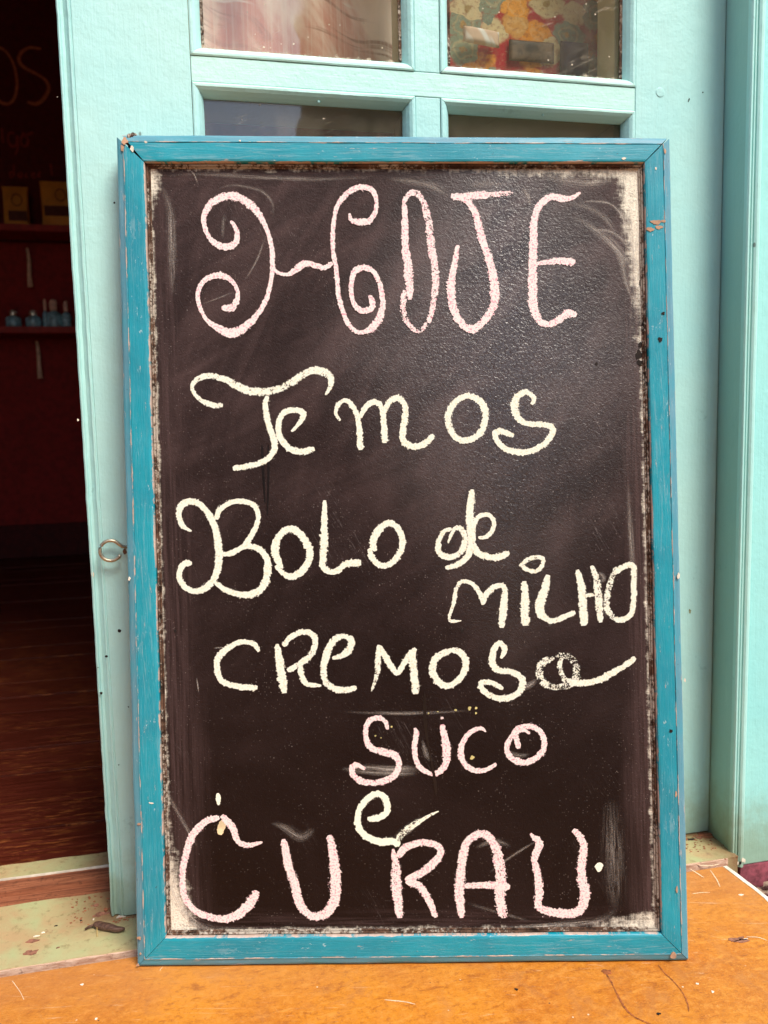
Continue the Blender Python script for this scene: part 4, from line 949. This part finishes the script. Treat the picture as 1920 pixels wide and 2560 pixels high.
cushion('paper_packet', 1158, 68, 1248, 116, 1.180, gs.m, 'white striped packet in front of the floral cloth behind glass', 'packet', .006, -.10)
cushion('cloth_bundle', 1400, 102, 1470, 215, 1.180, mat_plain('navy_cloth', (.035, .03, .06), .9, var=.5), 'dark navy cloth bundle behind the lower right corner of the glass', 'bundle', .012)
cushion('dark_picture', 1272, 98, 1385, 160, 1.186, mat_plain('dim_picture', (.12, .075, .045), .6, var=.7, sc=30), 'dark brown picture under the floral cloth behind glass', 'picture', .004)

# ================================================================== DEEP IN THE ROOM
YB = 4.355
WB = Pl((0, YB, 0), (1, 0, 0), (0, 0, 1))
BRDM = mat_plain('dim_board', (.10, .004, .003), .8)
wb = empty('wall_chalkboard', (-.9, YB-.03, 1.6), 'dark wall chalkboard with faint handwriting deep inside the room', 'chalkboard')
box('board_panel', (-1.7, YB-.03, 1.52), (-.40, YB+.001, 2.75), BRDM, wb, (-.9, YB-.03, 1.6), .002)
FCH = mat_plain('faint_orange_chalk', (.50, .15, .06), .9); FCH2 = mat_plain('very_faint_chalk', (.28, .03, .02), .9)
WU = lambda u, v, d: V((u, d, v))
def wletter(label, pts, mat, ox=0, oy=80, sc=.1809):
    bm = bmesh.new()
    for k, st in enumerate(pts):
        P = []
        for x, y, w_ in st:
            u, v = WB.uv(ox+x*sc, oy+y*sc); P.append((u*.993, CAM.z+(v-CAM.z)*.993, w_*sc*.0021))
        ribbon(bm, P, YB-.0315-.0004*k, None, 1., .2, 4, WU, .0002, seed=k)
    mk('chalk_letter', bm, mat, wb, (-.9, YB-.03, 1.6), label=label)
wletter('faint chalk letter O', [[(-150,330,20),(-60,220,30),(10,225,34),(90,280,30),(180,430,30),(225,600,34),(235,750,34),(205,900,36),(150,975,36),(80,995,40),(0,965,36),(-90,850,30)]], FCH)
wletter('faint chalk letter S', [[(570,235,24),(480,220,34),(400,220,34),(300,280,40),(260,370,42),(300,460,42),(400,530,40),(520,590,36),(640,680,40),(670,800,42),(600,930,46),(500,995,44),(380,970,36)]], FCH)
wletter('faint chalk word end igo', [[(25,1330,30),(30,1430,28),(45,1540,26)], [(20,1295,30),(32,1305,26)], [(200,1400,26),(130,1400,26),(115,1500,26),(160,1580,28),(230,1560,28),(240,1440,26),(245,1600,26),(215,1700,26)], [(330,1390,26),(290,1480,28),(310,1570,28),(370,1570,28),(390,1490,28),(340,1430,30),(400,1420,34),(460,1385,30)]], FCH2)
wletter('faint chalk word doce', [[(190,1830,20),(195,1990,24)], [(185,1940,22),(140,1950,22),(150,2010,22),(190,1990,22)], [(280,1940,20),(250,1980,22),(290,2010,20),(310,1960,20),(280,1940,20)], [(380,1950,20),(350,1990,20),(390,2015,20)], [(440,1985,20),(480,1960,20),(440,1960,20),(450,2015,20),(500,2005,20)], [(560,1930,22),(530,1990,22),(570,2010,20)], [(700,1820,22),(720,1990,24)]], FCH2)
SHELFM = mat_plain('dark_red_shelf', (.34, .022, .012), .6)
ROD = mat_plain('pale_wood_bracket', (.80, .50, .33), .6)
def shelf(ly, label, br_):
    z = WB.at(0, ly).z; k = (4.20/YB); z = CAM.z+(z-CAM.z)*k
    s = empty('wall_shelf', (-.9, 4.2, z), label, 'shelf', 'dark red shelves at the back of the room')
    box('board', (-1.8, 4.13, z-.030), (-.15, YB+.004, z), SHELFM, s, (-.9, 4.2, z), .002)
    for (xa, ya, xb, yb) in br_:
        p, q = Pl((0, 4.30, 0), (1, 0, 0), (0, 0, 1)).at(xa, ya), Pl((0, 4.30, 0), (1, 0, 0), (0, 0, 1)).at(xb, yb)
        bm = bmesh.new(); tube(bm, [p, p.lerp(q, .3)+V((.004, 0, 0)), p.lerp(q, .7), q], .0085, 8, [.006, .009, .010, .013])
        mk('bracket', bm, ROD, s, (-.9, 4.2, z), True)
    return z
z1 = shelf(567, 'upper dark red wall shelf holding two amber packets', [(68, 620, 76, 718)])
z2 = shelf(820, 'lower dark red wall shelf holding small bottles', [(91, 852, 101, 946)])
YP = 4.19
PPL = Pl((0, YP, 0), (1, 0, 0), (0, 0, 1))
AMB = mat_plain('amber_paper', (.62, .25, .03), .6, var=.15, sc=10); AMBD = mat_plain('brown_label_band', (.09, .018, .008), .7); AMBP = mat_plain('faint_print', (.25, .08, .015), .7)
def packet(x0, x1, y0, label, lx0, lx1, ly0, ly1):
    a = PPL.at(x0, y0); b = PPL.at(x1, y0); h = a.z-z1
    pk = empty('coffee_packet', ((a.x+b.x)/2, YP, z1), label, 'packet', 'amber packets on the upper shelf')
    O = ((a.x+b.x)/2, YP, z1); bm = bmesh.new(); n = 10; rows = []
    for j in range(n+1):
        t = j/n; th = .034*(1-t**3*.85); w_ = 1-.03*math.sin(t*3.1)
        cx_ = (a.x+b.x)/2; hw = (b.x-a.x)/2*w_; z_ = z1+h*t
        rows.append([bm.verts.new((cx_+u*hw, YP+s, z_)) for u, s in ((-1, 0), (-.9, -th*.8), (-.5, -th), (.5, -th), (.9, -th*.8), (1, 0), (.9, th*.8), (-.9, th*.8))])
    for j in range(n):
        for k in range(8): bm.faces.new((rows[j][k], rows[j][(k+1) % 8], rows[j+1][(k+1) % 8], rows[j+1][k]))
    bm.faces.new(rows[0]); bm.faces.new(rows[-1]); mk('bag', bm, AMB, pk, O)
    p, q = PPL.at(lx0, ly0), PPL.at(lx1, ly1)
    k = (YP-.037)/YP; f = lambda P_: V((P_.x*k, 0, CAM.z+(P_.z-CAM.z)*k)); p, q = f(p), f(q)
    box('label_band', (p.x, YP-.0372, q.z), (q.x, YP-.0300, p.z), AMBD, pk, O, .001)
    bm = bmesh.new(); c = V(((p.x+q.x)/2, YP-.0362, p.z+(a.z-p.z)*.42)); t = [V((c.x+math.cos(i_/16*math.tau)*.022, c.y, c.z+math.sin(i_/16*math.tau)*.026)) for i_ in range(17)]
    tube(bm, t, .003, 6); mk('emblem', bm, AMBP, pk, O)
packet(4, 70, 466, 'smaller amber paper packet with a brown band on the upper shelf', 20, 68, 526, 552)
packet(98, 200, 453, 'larger amber paper packet half hidden by the door edge', 110, 196, 513, 541)
SILV = mat_plain('bright_cap', (.80, .72, .58), .25, .6); TEALG = mat_plain('teal_bottle_glass', (.25, .48, .55), .25, 0, .4, 60, spec=.8); PEACH = mat_plain('peach_cap', (.80, .50, .36), .5)
def bottle(px, y_top, wpx, label, cap, tall):
    z0 = z2; p = PPL.at(px, y_top); h = p.z-z0; r = wpx/2*4.3/FPX
    O = (p.x, YP, z0); b = empty('bottle', O, label, 'bottle', 'small bottles on the lower shelf')
    mk('body', lathe(bmesh.new(), O, [(r*.9, 0), (r, .006), (r, h*.50), (r*.8, h*.60), (r*.42, h*.66)] if not tall else [(r*.9, 0), (r, .006), (r, h*.42), (r*.75, h*.52), (r*.38, h*.58)]), TEALG, b, O, True)
    mk('cap', lathe(bmesh.new(), O, [(r*.40, h*.60), (r*.46, h*.66), (r*.50, h*.86), (r*.38, h*.96), (r*.12, h)]), cap, b, O, True)
bottle(32, 774, 34, 'leftmost small teal bottle with a bright cap on the shelf', SILV, False)
bottle(82, 774, 34, 'second small teal bottle with a bright cap on the shelf', SILV, False)
bottle(111, 747, 14, 'thin dark bottle behind the row on the shelf', PEACH, True)
bottle(132, 748, 36, 'tall teal bottle with a long peach cap on the shelf', PEACH, True)
bottle(163, 752, 22, 'peach capped bottle touching the door edge on the shelf', PEACH, True)

# ================================================================== ACROSS THE STREET (unseen houses added to shape what the board and panes mirror)
def house(name, x0, x1, y, h, wallc, roofc, label, wins, seed):
    O = ((x0+x1)/2, y, 0); e = empty(name, O, label, 'house')
    box('wall', (x0, y-5, -.1), (x1, y, h), mat_plain(name+'_wall', wallc, .85, var=.2, sc=3), e, O, .01)
    bm = bmesh.new(); A = [(x0-.4, y+.5, h-.1), (x1+.4, y+.5, h-.1), (x1+.4, y-2.5, h+1.3), (x0-.4, y-2.5, h+1.3), (x1+.4, y-5.5, h-.1), (x0-.4, y-5.5, h-.1)]
    t = [bm.verts.new(p) for p in A]; b = [bm.verts.new((p[0], p[1], p[2]-.12)) for p in A]
    for q_ in ((0, 1, 2, 3), (3, 2, 4, 5)): bm.faces.new([t[k] for k in q_]); bm.faces.new([b[k] for k in q_][::-1])
    for k, j in ((0, 1), (1, 2), (2, 4), (4, 5), (5, 3), (3, 0)): bm.faces.new((t[k], b[k], b[j], t[j]))
    mk('roof', bm, mat_plain(name+'_roof', roofc, .9, var=.3, sc=12), e, O)
    for (xa, xb, za, zb, nm) in wins:
        f = box(nm, (xa, y-.02, za), (xb, y+.06, zb), mat_plain('shutter_brown', (.16, .06, .03), .7), e, O, .01)
        box('frame', (xa-.1, y-.02, zb+.001), (xb+.1, y+.09, zb+.12), mat_plain('trim_cream', (.6, .55, .45), .8), f, O, .01)
house('added_brick_house', -14, -1.25, -6.5, 8.2, (.22, .055, .035), (.25, .09, .05), 'unseen brick red house with brown shutters, added across the street to darken reflections', [(-4, -3, .9, 2.2, 'window'), (-6.5, -5.5, .1, 2.3, 'house_door'), (-9, -8, .9, 2.2, 'window')], 1)
house('added_ochre_house', 2.1, 12, -8.5, 9.5, (.42, .32, .20), (.25, .10, .06), 'unseen ochre house with brown shutters, added across the street to warm reflections', [(3.6, 4.6, .9, 2.3, 'window'), (6.5, 7.5, .1, 2.3, 'house_door')], 2)
